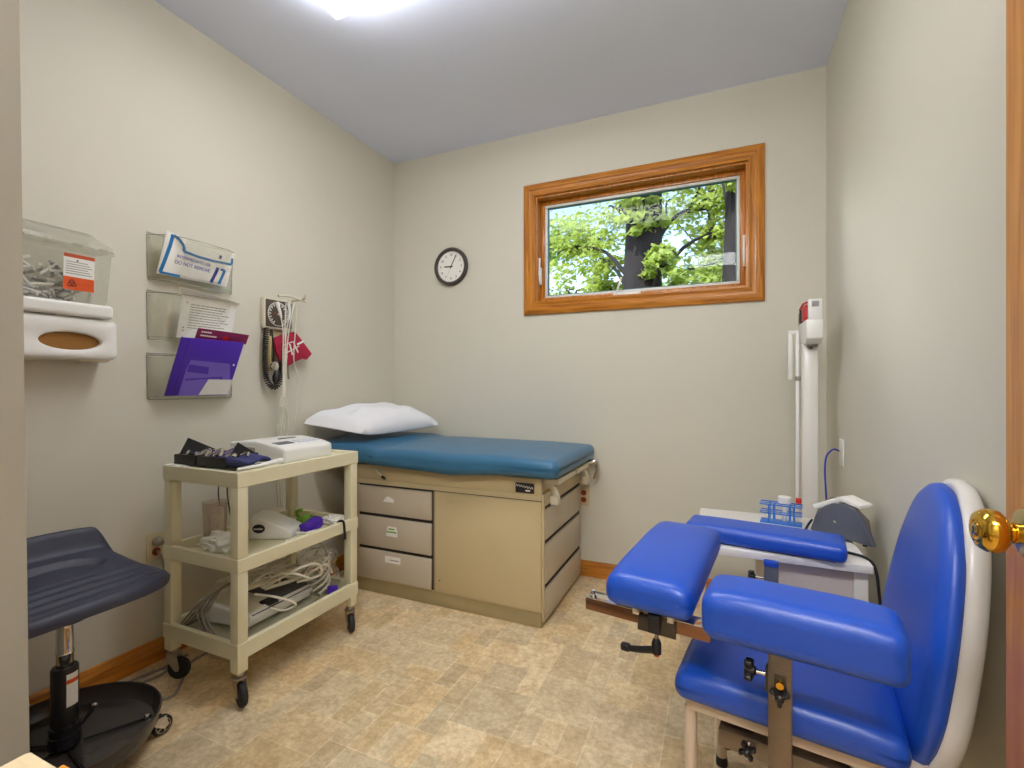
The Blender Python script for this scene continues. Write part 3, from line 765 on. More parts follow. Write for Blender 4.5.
for k in range(5):
    a = R(63+72*k); ca, sa = math.cos(a), math.sin(a)
    b = MB(); b.tube([(SX+.042*ca, SY+.042*sa, .079), (SX+.19*ca, SY+.19*sa, .077)], .0045, 8); b.lathe([(.011, .072), (.011, .080), (.007, .086), (0, .088)], 12, Matrix.Translation((SX+.196*ca, SY+.196*sa, 0)), mi=1)
    part('brace', b, [M['black'], M['chrome']], t)
    mm = Matrix.Translation((SX+.214*ca, SY+.214*sa, 0)) @ Matrix.Rotation(a+R(25), 4, 'Z')
    b = MB(); b.prism([(-.02, .062), (.026, .062), (.034, .03), (.022, .022), (-.004, .04)], .004, mm @ frame((0, .017, 0), (1, 0, 0), (0, 0, 1))).prism([(-.02, .062), (.026, .062), (.034, .03), (.022, .022), (-.004, .04)], .004, mm @ frame((0, -.013, 0), (1, 0, 0), (0, 0, 1)))
    c = part('caster', b, M['chrome'], t)
    b = MB(); wf = mm @ frame((.02, 0, .0305), (1, 0, 0), (0, 0, 1)); b.lathe([(.022, -.011), (.027, -.011), (.0305, -.006), (.0305, .006), (.027, .011), (.022, .011)], 28, wf); b.lathe([(0, -.0095), (.022, -.0095), (.022, .0095), (0, .0095)], 28, wf, mi=1)
    for q in range(5):
        b.box(.004, .021, -.003, .003, -.0112, .0112, M4=wf @ Matrix.Rotation(q*2*PI/5, 4, 'Z'), mi=2)
    b.tube([(.0215*math.cos(q), .0215*math.sin(q), z) for z in (-.0112,) for q in [R(18*v) for v in range(20)]], .0016, 6, closed=True, M4=wf, mi=2); b.tube([(.0215*math.cos(q), .0215*math.sin(q), .0112) for q in [R(18*v) for v in range(20)]], .0016, 6, closed=True, M4=wf, mi=2)
    part('wheel', b, [M['rubber'], M['hub'], M['steel']], c)

# cords on the floor and outlet behind the cart
b = MB(); b.tube([(LX+.014, 1.222, .462), (-2.125, 1.235, .40), (-2.115, 1.25, .18), (-2.10, 1.24, .03), (-2.06, 1.22, .0055), (-2.02, 1.16, .0055), (-2.06, 1.07, .0055), (-2.085, 1.11, .0055), (-2.03, 1.28, .0055)], .0052, 8, smooth=6)
b.tube([(-2.0, 1.40, .0055), (-2.0, 1.27, .0055), (-1.90, 1.17, .0055), (-1.845, 1.105, .0055), (-1.88, 1.055, .0055), (-1.96, 1.04, .0055), (-2.02, .96, .0055)], .0052, 8, smooth=6)
b.tube([(-2.12, .50, .30), (-2.10, .62, .33), (-2.09, .70, .25), (-2.10, .78, .10), (-2.07, 1.02, .0055), (-2.07, 1.30, .0055)], .0052, 8, smooth=6)
single('power_cord', b, M['greycord'], 'grey power cord looped on the floor between stool and cart', 'cord')
def outlet(o, fr, recept=M['outletplate'], double=True):
    b = MB(); b.box(-.036, .036, -.058, .058, 0, .005, .002, M4=fr); part('plate', b, M['outletplate'], o)
    for s in (-1, 1):
        b = MB(); b.lathe([(.0165, .004), (.0165, .0065), (0, .0065)], 20, fr @ Matrix.Translation((0, s*.021, 0))); b.box(-.007, -.005, s*.021-.004, s*.021+.006, .0064, .0072, M4=fr, mi=1).box(.005, .007, s*.021-.004, s*.021+.006, .0064, .0072, M4=fr, mi=1)
        part('receptacle', b, [recept, M['ink']], o)
t = thing('wall_outlet', 'almond wall outlet with rusty red receptacles between stool and cart', 'outlet', (LX, 1.222, .42))
outlet(t, WF(1.222, .478, LX), M['outletred'])
single('plug', MB().lathe([(.017, .0068), (.018, .02), (.012, .034), (.006, .045)], 16, WF(1.222, .499, LX)), M['greycord'], 'grey plug pushed into the almond outlet behind the cart', 'plug')
t = thing('wall_outlet', 'almond wall outlet with red receptacles beside the foot of the exam table', 'outlet', (-.756, D, .42))
outlet(t, BF(-.750, .478, D), M['outletred'])

# ------------------------------------------------------------------ things on the left wall
# sharps container
t = thing('sharps_container', 'clear wall mounted sharps bin with orange biohazard label above the glove box', 'sharps container', (LX, .85, 1.38))
sy0, sy1, sxf = .690, 1.012, -2.030
def binring(z, k):
    return [(LX+.012, sy0+k, z), (sxf-k, sy0+k, z), (sxf-k, sy1-k, z), (LX+.012, sy1-k, z)]
def rr4(x0, x1, y0, y1, z, r=.02, n=5):
    out = []
    for cx, cy, a in ((x1-r, y1-r, 0), (x0+r, y1-r, 90), (x0+r, y0+r, 180), (x1-r, y0+r, 270)):
        for i in range(n+1): out.append((cx+r*math.cos(R(a+90*i/n)), cy+r*math.sin(R(a+90*i/n)), z))
    return out
b = MB()
b.loft([rr4(LX+.004, sxf-.016, sy0+.016, sy1-.016, 1.438), rr4(LX+.004, sxf-.010, sy0+.010, sy1-.010, 1.45), rr4(LX+.004, sxf, sy0, sy1, 1.618), rr4(LX+.004, sxf+.006, sy0-.006, sy1+.006, 1.622), rr4(LX+.004, sxf+.006, sy0-.006, sy1+.006, 1.632), rr4(LX+.006, sxf, sy0, sy1, 1.632)], caps=False)
b.bm.faces.new([v for v in b.bm.verts][:24])
part('bin', b, M['frost'], t)
b = MB()
b.loft([rr4(LX+.004, sxf+.004, sy0-.004, sy1+.004, 1.633), rr4(LX+.004, sxf+.002, sy0-.002, sy1+.002, 1.648), rr4(LX+.004, sxf-.030, sy0+.01, sy1-.012, 1.668), rr4(LX+.004, sxf-.075, sy0+.02, sy1-.03, 1.700)])
for i in range(4): b.box(sxf-.004, sxf+.008, .74+.075*i, .765+.075*i, 1.626, 1.638, .003)
part('lid', b, M['frost'], t)
b = MB(); b.rbox((LX+.068, .85, 1.412), (.128, .318, .048), .012, 6); b.box(sxf-.016, sxf-.006, .70, .92, 1.39, 1.432, .003); part('bracket', b, M['white'], t)
b = MB(); b.box(0, .034, 0, .030, 0, .004, .001, M4=WF(.958, 1.394, sxf-.0145)); b.lathe([(.009, 0), (.009, .007), (.004, .008), (0, .008)], 16, WF(.975, 1.409, sxf-.011), mi=1); part('lock', b, [M['steel'], M['black']], t)
ly, lz = .866, 1.477
lf = frame((sxf+.0016-.010*(1.618-lz)/.168+.0008, ly, lz), (0, 1, 0), (.010*.73, 0, .122))
b = MB(); b.box(0, .087, 0, .122, 0, .0006, M4=lf); b.box(0, .087, 0, .044, .0006, .0009, M4=lf, mi=1); b.box(0, .087, .110, .122, .0006, .0009, M4=lf, mi=2)
for i in range(6): b.box(.006, .08-.006*(i % 3), .054+.008*i, .0565+.008*i, .0006, .0009, M4=lf, mi=3)
b.box(.036, .040, .098, .104, .0006, .001, M4=lf, mi=4)
bio = lf @ Matrix.Translation((.024, .021, .0011))
for k in range(3):
    a = R(90+120*k); cx, cy = .0062*math.cos(a), .0062*math.sin(a)
    b.tube([(cx+.0062*math.cos(a+PI+q), cy+.0062*math.sin(a+PI+q), 0) for q in [R(v) for v in range(38, 324, 14)]], .0013, 5, mi=4, M4=bio)
b.tube([(.0045*math.cos(q), .0045*math.sin(q), 0) for q in [R(v) for v in range(0, 360, 24)]], .0009, 5, mi=4, closed=True, M4=bio)
b.text('BIOHAZARD', .0075, lf @ Matrix.Translation((.061, .021, .0009)), mi=2, depth=.0002)
part('label', b, [M['paper'], M['orange'], M['rust'], M['inkgrey'], M['ink']], t, label='orange and white biohazard label')
b = MB(); rnd = random.Random(21)
for i in range(70):
    c = Vector((rnd.uniform(LX+.03, sxf-.04), rnd.uniform(sy0+.04, sy1-.09), 1.452+.11*rnd.random()**1.6*(1-.6*0)))
    d = Vector((rnd.uniform(-1, 1)*.5, rnd.uniform(-1, 1), rnd.uniform(-.5, .5))).normalized()*.030
    lo = c-d; hi = c+d
    for p in (lo, hi): p.z = max(p.z, 1.449); p.x = min(max(p.x, LX+.02), sxf-.025)
    b.tube([lo, hi], .005, 7, mi=i % 3)
single('used_syringes', b, [M['white'], M['paper'], M['inkgrey']], 'heap of used syringes inside the clear sharps bin', 'syringes', kind='stuff')

# glove box holder with an oval opening
t = thing('glove_box_holder', 'white wall mounted glove box holder with an oval opening under the sharps bin', 'glove dispenser', (LX, .855, 1.235))
gy0, gy1, gz0_, gz1_, gxf = .695, 1.030, 1.240, 1.386, -2.036
cy, cz_ = (.892, 1.302); N = 64
def rrect(x, k, r=.022):
    pts = []
    for i in range(N):
        a = 2*PI*i/N; ca, sa = math.cos(a), math.sin(a)
        hy, hz = (gy1-gy0)/2-k, (gz1_-gz0_)/2-k
        e = 12
        s = (abs(ca)**e+abs(sa)**e)**(-1/e)
        pts.append((x, (gy0+gy1)/2+hy*ca*s, (gz0_+gz1_)/2+hz*sa*s))
    return pts
def ell(x, a_, b_): return [(x, cy+a_*math.cos(2*PI*i/N), cz_+b_*math.sin(2*PI*i/N)) for i in range(N)]
b = MB(); b.loft([rrect(LX+.0002, 0), rrect(gxf-.014, 0), rrect(gxf-.005, .003), rrect(gxf, .010), ell(gxf, .096, .040), ell(gxf-.004, .088, .033), ell(gxf-.014, .084, .030), ell(gxf-.016, .086, .032)], caps=False)
part('holder', b, M['white'], t)
part('glove_box', MB().box(LX+.006, gxf-.018, gy0+.02, gy1-.02, gz0_+.015, gz1_-.015, .002), M['amber'], t, label='brown glove box showing through the oval')
for bx in ((LX+.002, gxf-.02, .92, 1.01, gz0_-.006, gz0_+.004), (LX+.01, gxf-.05, .74, .83, gz0_-.005, gz0_+.004), (gxf-.03, gxf-.006, .85, .88, gz1_-.004, gz1_+.0015)):
    part('clip_tab', MB().box(*bx, .002), M['offwhite'], t)

# clear acrylic wall pockets
HY0, HY1 = 1.186, 1.560
def pocket(z0, z1, label):
    t = thing('wall_pocket', label, 'wall file holder', (LX, (HY0+HY1)/2, z0), group='clear wall pockets')
    th = .003; x0 = LX+.003; xb, xt = LX+.050, LX+.098
    b = MB()
    b.box(LX+.0005, LX+.0035, HY0, HY1, z0, z1+.01)
    # rounded front: the pocket swells from the wall edge
    def ring(z, xf, ins):
        pts = []
        for i in range(25):
            q = i/24; s = 2*q-1
            x = x0+(xf-x0)*(1-abs(s)**5)
            pts.append((x, (HY0+HY1)/2+((HY1-HY0)/2-ins)*s, z))
        return pts
    rows = [ring(z0+.012, xb-.02, .01), ring(z0, xb-.008, .006), ring(z0+.01, xb, .004)]+[ring(z0+(z1-z0)*k, xb+(xt-xb)*k, .004*(1-k)) for k in (.3, .6, .9, 1.)]
    tb = bmesh.new(); V = [[tb.verts.new(p) for p in rg] for rg in rows]
    for a, c in zip(V, V[1:]):
        for j in range(24): tb.faces.new((a[j], a[j+1], c[j+1], c[j]))
    bt = [tb.verts.new((LX+.003, p.co.y, z0+.012)) for p in V[0]]
    for j in range(24): tb.faces.new((bt[j], bt[j+1], V[0][j+1], V[0][j]))
    bmesh.ops.recalc_face_normals(tb, faces=tb.faces); bmesh.ops.solidify(tb, geom=list(tb.faces), thickness=.0025)
    b.merge(tb); part('pocket', b, M['acrylic'], t)
    b = MB(); rim = ring(z1, xt, 0); b.tube([Vector(p) for p in rim], .0018, 6)
    b.tube([Vector(rg[0]) for rg in rows], .0018, 6).tube([Vector(rg[-1]) for rg in rows], .0018, 6).tube([Vector(p) for p in rows[1]], .0016, 6)
    b.tube([(LX+.003, HY0, z1+.01), (LX+.003, HY1, z1+.01)], .0016, 6)
    part('rim', b, M['edge'], t)
    for y in (HY0+.012, HY1-.012): part('screw', MB().lathe([(.004, .0035), (.003, .006), (0, .0062)], 10, WF(y, z1-.01, LX)), M['steel'], t)
    return t
pocket(1.585, 1.768, 'clear acrylic wall pocket holding a blue and white package, topmost of the three')
pocket(1.338, 1.530, 'clear acrylic wall pocket holding printed sheets, middle of the three')
pocket(1.090, 1.272, 'clear acrylic wall pocket holding a purple folder, lowest of the three')
# sheet frame inside a pocket: x along the wall, y up and leaning out
def lean(y, z, x, k): return frame((x, y, z), (0, 1, 0), (k, 0, 1))
# package
t = thing('sterile_package', 'white plastic package with blue stripes in the topmost wall pocket', 'package', (LX+.05, 1.37, 1.60))
pf = lean(1.200, 1.606, LX+.052, .20)
def pk(u, v):
    return pf @ Vector((.300*u+.018*v, .180*v*(1-.10*u)-.014*math.sin(PI*u)*v, -.004+.012*math.sin(PI*u)**.6*math.sin(PI*v)**.6))
b = MB(); b.grid(24, 14, pk); b.grid(24, 14, lambda u, v: pk(u, v)-Vector((.006+.008*math.sin(PI*u)*math.sin(PI*v), 0, 0))); bmesh.ops.recalc_face_normals(b.bm, faces=b.bm.faces)
part('pouch', b, M['paper'], t, sharp=80)
def strip(pts, w, mi, b, dz=.0012):
    P_ = [pk(u, v) for u, v in pts]
    n = Vector((1, 0, -.2)).normalized()
    for a, c in zip(P_, P_[1:]):
        d = (c-a).normalized(); s = n.cross(d)*w/2
        b.loft([[a-s+n*dz, a+s+n*dz, c+s+n*dz, c-s+n*dz], [a-s+n*(dz+.0006), a+s+n*(dz+.0006), c+s+n*(dz+.0006), c-s+n*(dz+.0006)]], mi=mi)
b = MB()
strip([(.03, .04), (.05, .35), (.07, .70), (.08, .97)], .014, 0, b)
strip([(.03, .04), (.15, .04), (.29, .04)], .010, 0, b)
strip([(.09, .96), (.17, .92), (.24, .80), (.25, .68)], .012, 0, b)
strip([(.25, .68), (.45, .66), (.7, .655), (.98, .66)], .011, 0, b)
strip([(.98, .66), (.97, .84)], .010, 0, b)
strip([(.735, .04), (.76, .36), (.77, .50)], .014, 1, b)
strip([(.77, .76), (.78, .86)], .012, 1, b, .001)
strip([(.86, .05), (.89, .46)], .013, 0, b); strip([(.82, .46), (.89, .46)], .010, 0, b); strip([(.84, .06), (.88, .12)], .010, 0, b)
tm = pf @ Matrix.Translation((.128, .058, .0125))
b.text('DO NOT REMOVE', .0215, tm @ Matrix.Rotation(R(-3), 4, 'Z'), 1, .0003, sx=.86)
b.text('INTERMEDIATE USE', .0180, pf @ Matrix.Translation((.130, .083, .0125)) @ Matrix.Rotation(R(-3), 4, 'Z'), 1, .0003, sx=.92)
part('printing', b, [M['tealink'], M['navyink']], t)
b = MB(); b.grid(30, 10, lambda u, v: pk(.25+.73*u, .40+.6*v)+Vector((.006+.006*mnoise.noise(Vector((u*6, v*5, 1))), 0, .004))); part('wrapper', b, M['film'], t, sharp=80)
# printed sheets
t = thing('printed_sheet', 'curled white printed sheet in the middle wall pocket', 'paper', (LX+.04, 1.37, 1.35))
pf2 = lean(1.275, 1.352, LX+.046, .20)
def sh(u, v):
    curl = max(0, v-.82)/.18
    return pf2 @ Vector((.245*u+.01*v-.035*curl*(1-u), .215*v-.03*curl*u, .014*math.sin(PI*u)*(1-v*.3)+.022*curl**1.5))
b = MB(); b.grid(20, 24, sh, mi=2, thick=.0005); rnd = random.Random(9)
for i in range(10):
    v = .68-.052*i; e = rnd.uniform(.7, .9)
    for k in range(8):
        u0 = .14+(e-.14)*k/8; u1 = .14+(e-.14)*(k+.86)/8
        o = Vector((.0010, 0, 0)); b.loft([[sh(u0, v)+o, sh(u1, v)+o, sh(u1, v+.013)+o, sh(u0, v+.013)+o], [sh(u0, v)+o*1.5, sh(u1, v)+o*1.5, sh(u1, v+.013)+o*1.5, sh(u0, v+.013)+o*1.5]], mi=0 if i not in (0, 1) else 1)
for v in (.70, .2, .14):
    o = Vector((.0010, 0, 0)); b.loft([[sh(.07, v)+o, sh(.09, v)+o, sh(.09, v+.025)+o, sh(.07, v+.025)+o], [sh(.07, v)+o*1.5, sh(.09, v)+o*1.5, sh(.09, v+.025)+o*1.5, sh(.07, v+.025)+o*1.5]], mi=1)
for (u0, v0, u1, v1) in ((.74, .955, .90, .985), (.72, .905, .86, .935), (.82, .93, .92, .95)):
    o = Vector((.0014, 0, .0012)); b.loft([[sh(u0, v0)+o, sh(u1, v0)+o, sh(u1, v1)+o, sh(u0, v1)+o], [sh(u0, v0)+o*1.4, sh(u1, v0)+o*1.4, sh(u1, v1)+o*1.4, sh(u0, v1)+o*1.4]], mi=1)
part('sheet', b, [M['inkgrey'], M['taupe'], M['paper']], t, sharp=80)
# brochure, folder, card in the lowest pocket
k = .47
t = thing('brochure', 'white brochure with a plum band peeking above the purple folder', 'brochure', (LX+.05, 1.40, 1.12))
bf = lean(1.272, 1.112, LX+.048, k)
b = MB(); b.box(0, .235, 0, .305, 0, .002, M4=bf @ Matrix.Rotation(R(-2), 4, 'Z')); part('leaflet', b, M['paper'], t)
bt_ = bf @ Matrix.Rotation(R(-2), 4, 'Z')
b = MB(); b.box(0, .235, .258, .305, .002, .0025, M4=bt_)
for i, (w_, y) in enumerate(((.05, .290), (.075, .274))):
    for j in range(int(w_/.009)): b.box(.018+.009*j, .0255+.009*j, y-.003, y+.0035, .0025, .0029, M4=bt_, mi=1)
b.prism([(.12, .262), (.135, .290), (.142, .262)], .0004, bt_ @ Matrix.Translation((0, 0, .0025)), mi=2).lathe([(.012, .0026), (0, .0029)], 12, bt_ @ Matrix.Translation((.13, .272, 0)), mi=2)
part('plum_band', b, [M['magenta'], M['paper'], M['red']], t, label='plum band with white lettering')
t = thing('folder', 'purple pocket folder leaning out of the lowest wall pocket', 'folder', (LX+.07, 1.35, 1.10))
ff = lean(1.218, 1.106, LX+.066, k)
b = MB(); b.box(0, .272, 0, .262, 0, .003, .001, M4=ff); b.box(.0, .006, 0, .262, -.004, .004, .001, M4=ff); b.box(.028, .0305, .0, .258, .003, .0036, M4=ff, mi=1)
part('cover', b, [M['purple'], mat('deep_purple', (52,22,130), .5)], t)
b = MB(); b.prism([(.052, .0), (.265, .0), (.265, .06), (.235, .155), (.06, .165), (.052, .12)], .0008, ff @ Matrix.Translation((0, 0, .0032))); part('pocket_panel', b, M['purple2'], t, label='lighter violet inner panel')
b = MB(); b.prism([(.058, .112), (.15, .102), (.145, .136), (.058, .146)], .0005, ff @ Matrix.Translation((0, 0, .0041))).prism([(.06, .08), (.218, .092), (.25, .02), (.235, .02), (.208, .084), (.06, .071)], .0005, ff @ Matrix.Translation((0, 0, .0041))); part('emblem_shape', b, M['purple'], t)
part('rivet', MB().lathe([(.005, .003), (.004, .0055), (0, .006)], 14, ff @ Matrix.Translation((.255, .150, 0))), M['white'], t)
t = thing('card', 'white card in the corner of the purple folder', 'card', (LX+.085, 1.42, 1.11))
b = MB(); b.prism([(.135, .004), (.268, .004), (.268, .078), (.158, .078)], .0008, ff @ Matrix.Translation((0, 0, .0055))); part('stock', b, M['paper'], t)

# blood pressure dial with coiled hose, bulb and cuff
t = thing('blood_pressure_gauge', 'square brown wall mounted blood pressure dial with coiled black hose', 'blood pressure gauge', (LX, 1.80, 1.12))
dy0, dy1, dz0, dz1, dx = 1.712, 1.892, 1.440, 1.602, LX+.034
b = MB(); b.box(LX+.0005, dx-.004, dy0, dy1, dz0, dz1, .010, 3); part('case', b, M['offwhite'], t)
b = MB(); b.box(dx-.006, dx, dy0+.010, dy1-.010, dz0+.012, dz1-.010, .004); part('dial_plate', b, M['brown'], t)
dc = WF((dy0+dy1)/2-.008, (dz0+dz1)/2, dx)
b = MB()
b.tube([(.062*math.cos(a), .062*math.sin(a), .0012) for a in [R(3*i) for i in range(120)]], .0016, 5, closed=True, M4=dc)
for i in range(31):
    a = R(-60+10*i); r0 = .043 if i % 2 == 0 else .050
    b.box(r0, .060, -.0016 if i % 2 else -.0026, .0016 if i % 2 else .0026, .0004, .0014, M4=dc @ Matrix.Rotation(a, 4, 'Z'))
b.box(-.026, .002, -.001, .001, .002, .003, M4=dc @ Matrix.Rotation(R(-12), 4, 'Z'), mi=1); b.lathe([(.005, .0005), (.004, .004), (0, .0045)], 14, dc)
part('dial_marks', b, [M['paper'], M['red']], t)
b = MB(); b.box(LX+.0005, LX+.006, 1.735, 1.83, 1.225, 1.44, .003).box(LX+.006, LX+.05, 1.735, 1.741, 1.245, 1.40, .002); part('back_plate', b, mat('yellowed_plate', (206,188,138), .5), t)
path = catmull([(LX+.035, 1.722, 1.44), (LX+.035, 1.716, 1.36), (LX+.035, 1.714, 1.26), (LX+.040, 1.722, 1.175), (LX+.045, 1.755, 1.138), (LX+.05, 1.79, 1.165), (LX+.05, 1.797, 1.25), (LX+.05, 1.795, 1.34), (LX+.045, 1.79, 1.40)], 40)
L = [0]
for a, c in zip(path, path[1:]): L.append(L[-1]+(c-a).length)
hel = []
for i in range(0, 1100):
    s = L[-1]*i/1099
    j = max(0, min(len(path)-2, next((q for q in range(len(L)-1) if L[q+1] >= s), len(path)-2)))
    f_ = (s-L[j])/max(1e-9, L[j+1]-L[j]); p = path[j].lerp(path[j+1], f_); tg = (path[j+1]-path[j]).normalized()
    n1 = Vector((1, 0, 0)); n1 = (n1-tg*n1.dot(tg)).normalized(); n2 = tg.cross(n1); a = 2*PI*s/.0115
    hel.append(p+n1*.0115*math.cos(a)+n2*.0115*math.sin(a))
b = MB(); b.tube(hel, .0034, 6); part('coiled_hose', b, M['black'], t)
b = MB(); b.tube([(LX+.04, 1.752, 1.435), (LX+.045, 1.755, 1.34), (LX+.045, 1.757, 1.27)], .004, 8, smooth=4).tube([(LX+.04, 1.744, 1.435), (LX+.042, 1.742, 1.34), (LX+.045, 1.750, 1.265)], .004, 8, smooth=4); part('bulb_tube', b, M['black'], t)
b = MB(); b.lathe([(.022, 0), (.024, .004), (.022, .012), (.012, .014), (0, .014)], 24, WF(1.757, 1.248, LX+.045)); part('valve', b, M['chrome'], t)
b = MB(); b.lathe([(.0, -.046), (.009, -.042), (.019, -.022), (.021, -.004), (.014, .020), (.008, .030), (0, .031)], 20, Matrix.Translation((LX+.058, 1.765, 1.195)) @ Matrix.Rotation(R(-6), 4, 'X')); part('inflation_bulb', b, M['black'], t)
# cuff
t = thing('blood_pressure_cuff', 'maroon blood pressure cuff with white markings hanging under the square dial', 'cuff', (LX+.05, 1.86, 1.2))
def YZ(u, v, x):   # measured point on the plane X = x
    xr = (u-512)/475.; c, s_ = .9167, .3995
    tt = x/(xr*c-s_); return (tt*(c+xr*s_), 1.15+tt*(385-v)/475.)
xc = LX+.062
poly = [YZ(u, v, xc) for u, v in [(274.6, 338), (283, 334.5), (295.6, 331.6), (303, 341), (312.4, 353.8), (307.4, 359.8), (303.8, 358.6), (296, 361.5), (287.8, 366.6), (285.6, 375.7), (282.6, 364), (277, 352)]]
b = MB(); b.prism(poly, .018, WF(0, 0, xc-.018), .005, 2); part('band', b, M['maroon'], t)
b = MB()
for (u0, v0, u1, v1, w_) in [(284.5, 349, 287, 357.5, .008), (289.5, 344, 292.5, 355, .010), (293, 341.5, 298, 352.5, .008), (286, 353, 299, 346, .005), (297, 344.5, 303.5, 341.2, .010), (284, 345, 293, 341.5, .005)]:
    p, q = Vector((xc+.0006, *YZ(u0, v0, xc))), Vector((xc+.0006, *YZ(u1, v1, xc))); d = (q-p).normalized(); s_ = Vector((1, 0, 0)).cross(d)*w_/2; o = Vector((.0008, 0, 0))
    b.loft([[p-s_, p+s_, q+s_, q-s_], [p-s_+o, p+s_+o, q+s_+o, q-s_+o]])
part('markings', b, M['paper'], t)
b = MB(); b.tube([(xc-.009, *YZ(289, 366, xc)), (xc-.009, *YZ(289.5, 374, xc)), (xc-.009, *YZ(290, 379, xc))], .005, 8, smooth=3); part('hose_stub', b, M['greycord'], t)
# corded probe hanging from a wall hook in front of the dial
t = thing('corded_probe', 'white corded probe hanging in strands from a hook over the square dial', 'corded device', (LX+.08, 1.86, .60))
xh = LX+.088
b = MB(); b.tube([(LX+.002, 1.905, 1.610), (xh-.02, 1.905, 1.612), (xh+.02, 1.90, 1.616), (xh+.028, 1.898, 1.634)], .006, 10, smooth=4); b.lathe([(.016, .0005), (.016, .006), (0, .006)], 18, WF(1.905, 1.610, LX)); b.tube([(xh, 1.75, 1.607), (xh, 1.82, 1.616), (xh, 1.925, 1.604)], .0065, 10, smooth=4)
part('hook', b, M['offwhite'], t)
def W(pts): return [(xh+.012+dx_, *YZ(u, v, xh+.012)) for (u, v, dx_) in pts]
b = MB()
for pts in ([(275.5, 303, 0), (280, 316, .004), (282.5, 332, .004), (283, 360, 0), (283, 400, 0), (281, 430, -.02)],
            [(290, 302, 0), (288, 318, .006), (285.5, 334, .004), (284.5, 365, 0), (284, 395, 0), (285, 404, .003), (290, 424, -.01), (288, 440, -.02)],
            [(294, 302, .004), (289, 322, .01), (286.5, 345, .006), (285.5, 380, 0), (283.5, 404, 0), (279.5, 405, .004), (282, 396, .006), (287, 402, .004), (284, 412, 0), (283, 440, -.02)],
            [(297, 303, 0), (298, 330, -.02), (298, 360, -.03), (302, 378, -.03), (301, 405, -.03), (297, 432, -.03)],
            [(286, 303, 0), (285, 330, 0), (286, 360, 0), (285.5, 384, 0), (287, 420, -.01)]):
    b.tube(W(pts), .0031, 8, smooth=8)
part('cord', b, M['whitecord'], t)
b = MB(); b.tube(W([(276, 302, .004), (278.5, 310, .006), (280.5, 318, .006)]), [.011, .005], 10, smooth=4).tube(W([(288, 303, .004), (289, 312, .006), (288, 320, .006)]), [.009, .004], 10, smooth=4); part('probe', b, M['white'], t)
b = MB()
for k, (u, dx_) in enumerate(((282, -.03), (286, -.035), (288.5, -.03))): b.tube(W([(u, 425, dx_), (u+1, 455, dx_), (u, 480, dx_-.005), (u+1.5-k, 508, dx_-.005)]), .0042, 8, smooth=6)
part('cord', b, M['whitecord'], t)

# wall clock
cf = BF(-1.671, 1.955, D)
t = thing('wall_clock', 'round white wall clock with dark rim between the pocket wall and the window', 'clock', (-1.671, D, 1.955))
Rk = .1285
b = MB(); b.lathe([(Rk-.006, .0005), (Rk, .006), (Rk, .022), (Rk-.006, .030), (Rk-.016, .031), (Rk-.023, .024), (Rk-.024, .012), (0, .012)], 56, cf); part('rim', b, M['clockrim'], t)
b = MB(); b.lathe([(Rk-.0235, .0125), (Rk-.0235, .0140), (0, .0140)], 48, cf); part('face', b, M['paper'], t)
b = MB()
for h in range(1, 13):
    a = R(90-30*h); b.text(str(h), .0235, cf @ Matrix.Translation((.080*math.cos(a), .080*math.sin(a), .0142)), 0, .0003)
for i in range(60):
    b.box(.098, .102, -.0006, .0006, .0140, .0146, M4=cf @ Matrix.Rotation(R(6*i), 4, 'Z'))
part('numerals', b, M['ink'], t)
for nm, ln, ang, w_ in (('hour_hand', .052, 178.5, .0042), ('minute_hand', .086, 62, .003)):
    b = MB(); b.box(-.014, ln, -w_, w_, .0155, .0165, M4=cf @ Matrix.Rotation(R(ang), 4, 'Z')); b.lathe([(.006, .015), (.005, .019), (0, .019)], 14, cf); part(nm, b, M['ink'], t)
b = MB(); b.box(-.02, .060, -.0005, .0005, .017, .0176, M4=cf @ Matrix.Rotation(R(246), 4, 'Z')); part('second_hand', b, M['greycord'], t)

# ------------------------------------------------------------------ physician scale in the corner
t = thing('physician_scale', 'tall white upright weighing scale in the corner behind the white table', 'scale', (.33, 2.52, 0))
b = MB(); b.box(.06, .44, 2.36, 2.68, .03, .085, .012).box(.09, .36, 2.39, 2.65, .085, .092, .003); part('platform', b, M['white'], t)
for x in (.09, .41):
    for y in (2.39, 2.65): part('foot', MB().lathe([(.016, 0), (.016, .03)], 14, Matrix.Translation((x, y, 0))), M['rubber'], t)
b = MB(); b.box(.362, .424, 2.478, 2.535, .08, 1.34, .008); part('column', b, M['shell'], t)
b = MB(); b.prism([(2.40, 1.352), (2.40, 1.436), (2.62, 1.436), (2.62, 1.372), (2.56, 1.330), (2.44, 1.330)], .062, frame((.366, 0, 0), (0, 1, 0), (0, 0, 1)), .004); part('beam_housing', b, M['white'], t)
b = MB(); b.box(.374, .424, 2.40, 2.425, 1.43, 1.522, .003); part('end_post', b, M['white'], t)
b = MB(); b.box(.385, .412, 2.3985, 2.4, 1.49, 1.513, .0003); part('label_plate', b, M['inkgrey'], t)
b = MB(); b.box(.384, .394, 2.42, 2.64, 1.455, 1.475, .002).box(.384, .394, 2.42, 2.64, 1.495, 1.508, .002); part('beam', b, M['darkmetal'], t)
b = MB(); b.box(.368, .402, 2.462, 2.55, 1.442, 1.508, .004); b.tube([(.371, 2.43, 1.512), (.371, 2.52, 1.52), (.371, 2.62, 1.507)], .005, 8); part('poise_weight', b, M['red'], t, label='red sliding weight')
b = MB(); b.box(.366, .404, 2.575, 2.605, 1.440, 1.50, .003); part('poise_weight', b, M['ink'], t, label='black sliding weight')
b = MB(); b.box(.366, .404, 2.614, 2.632, 1.430, 1.49, .003); part('end_stop', b, M['greycord'], t)
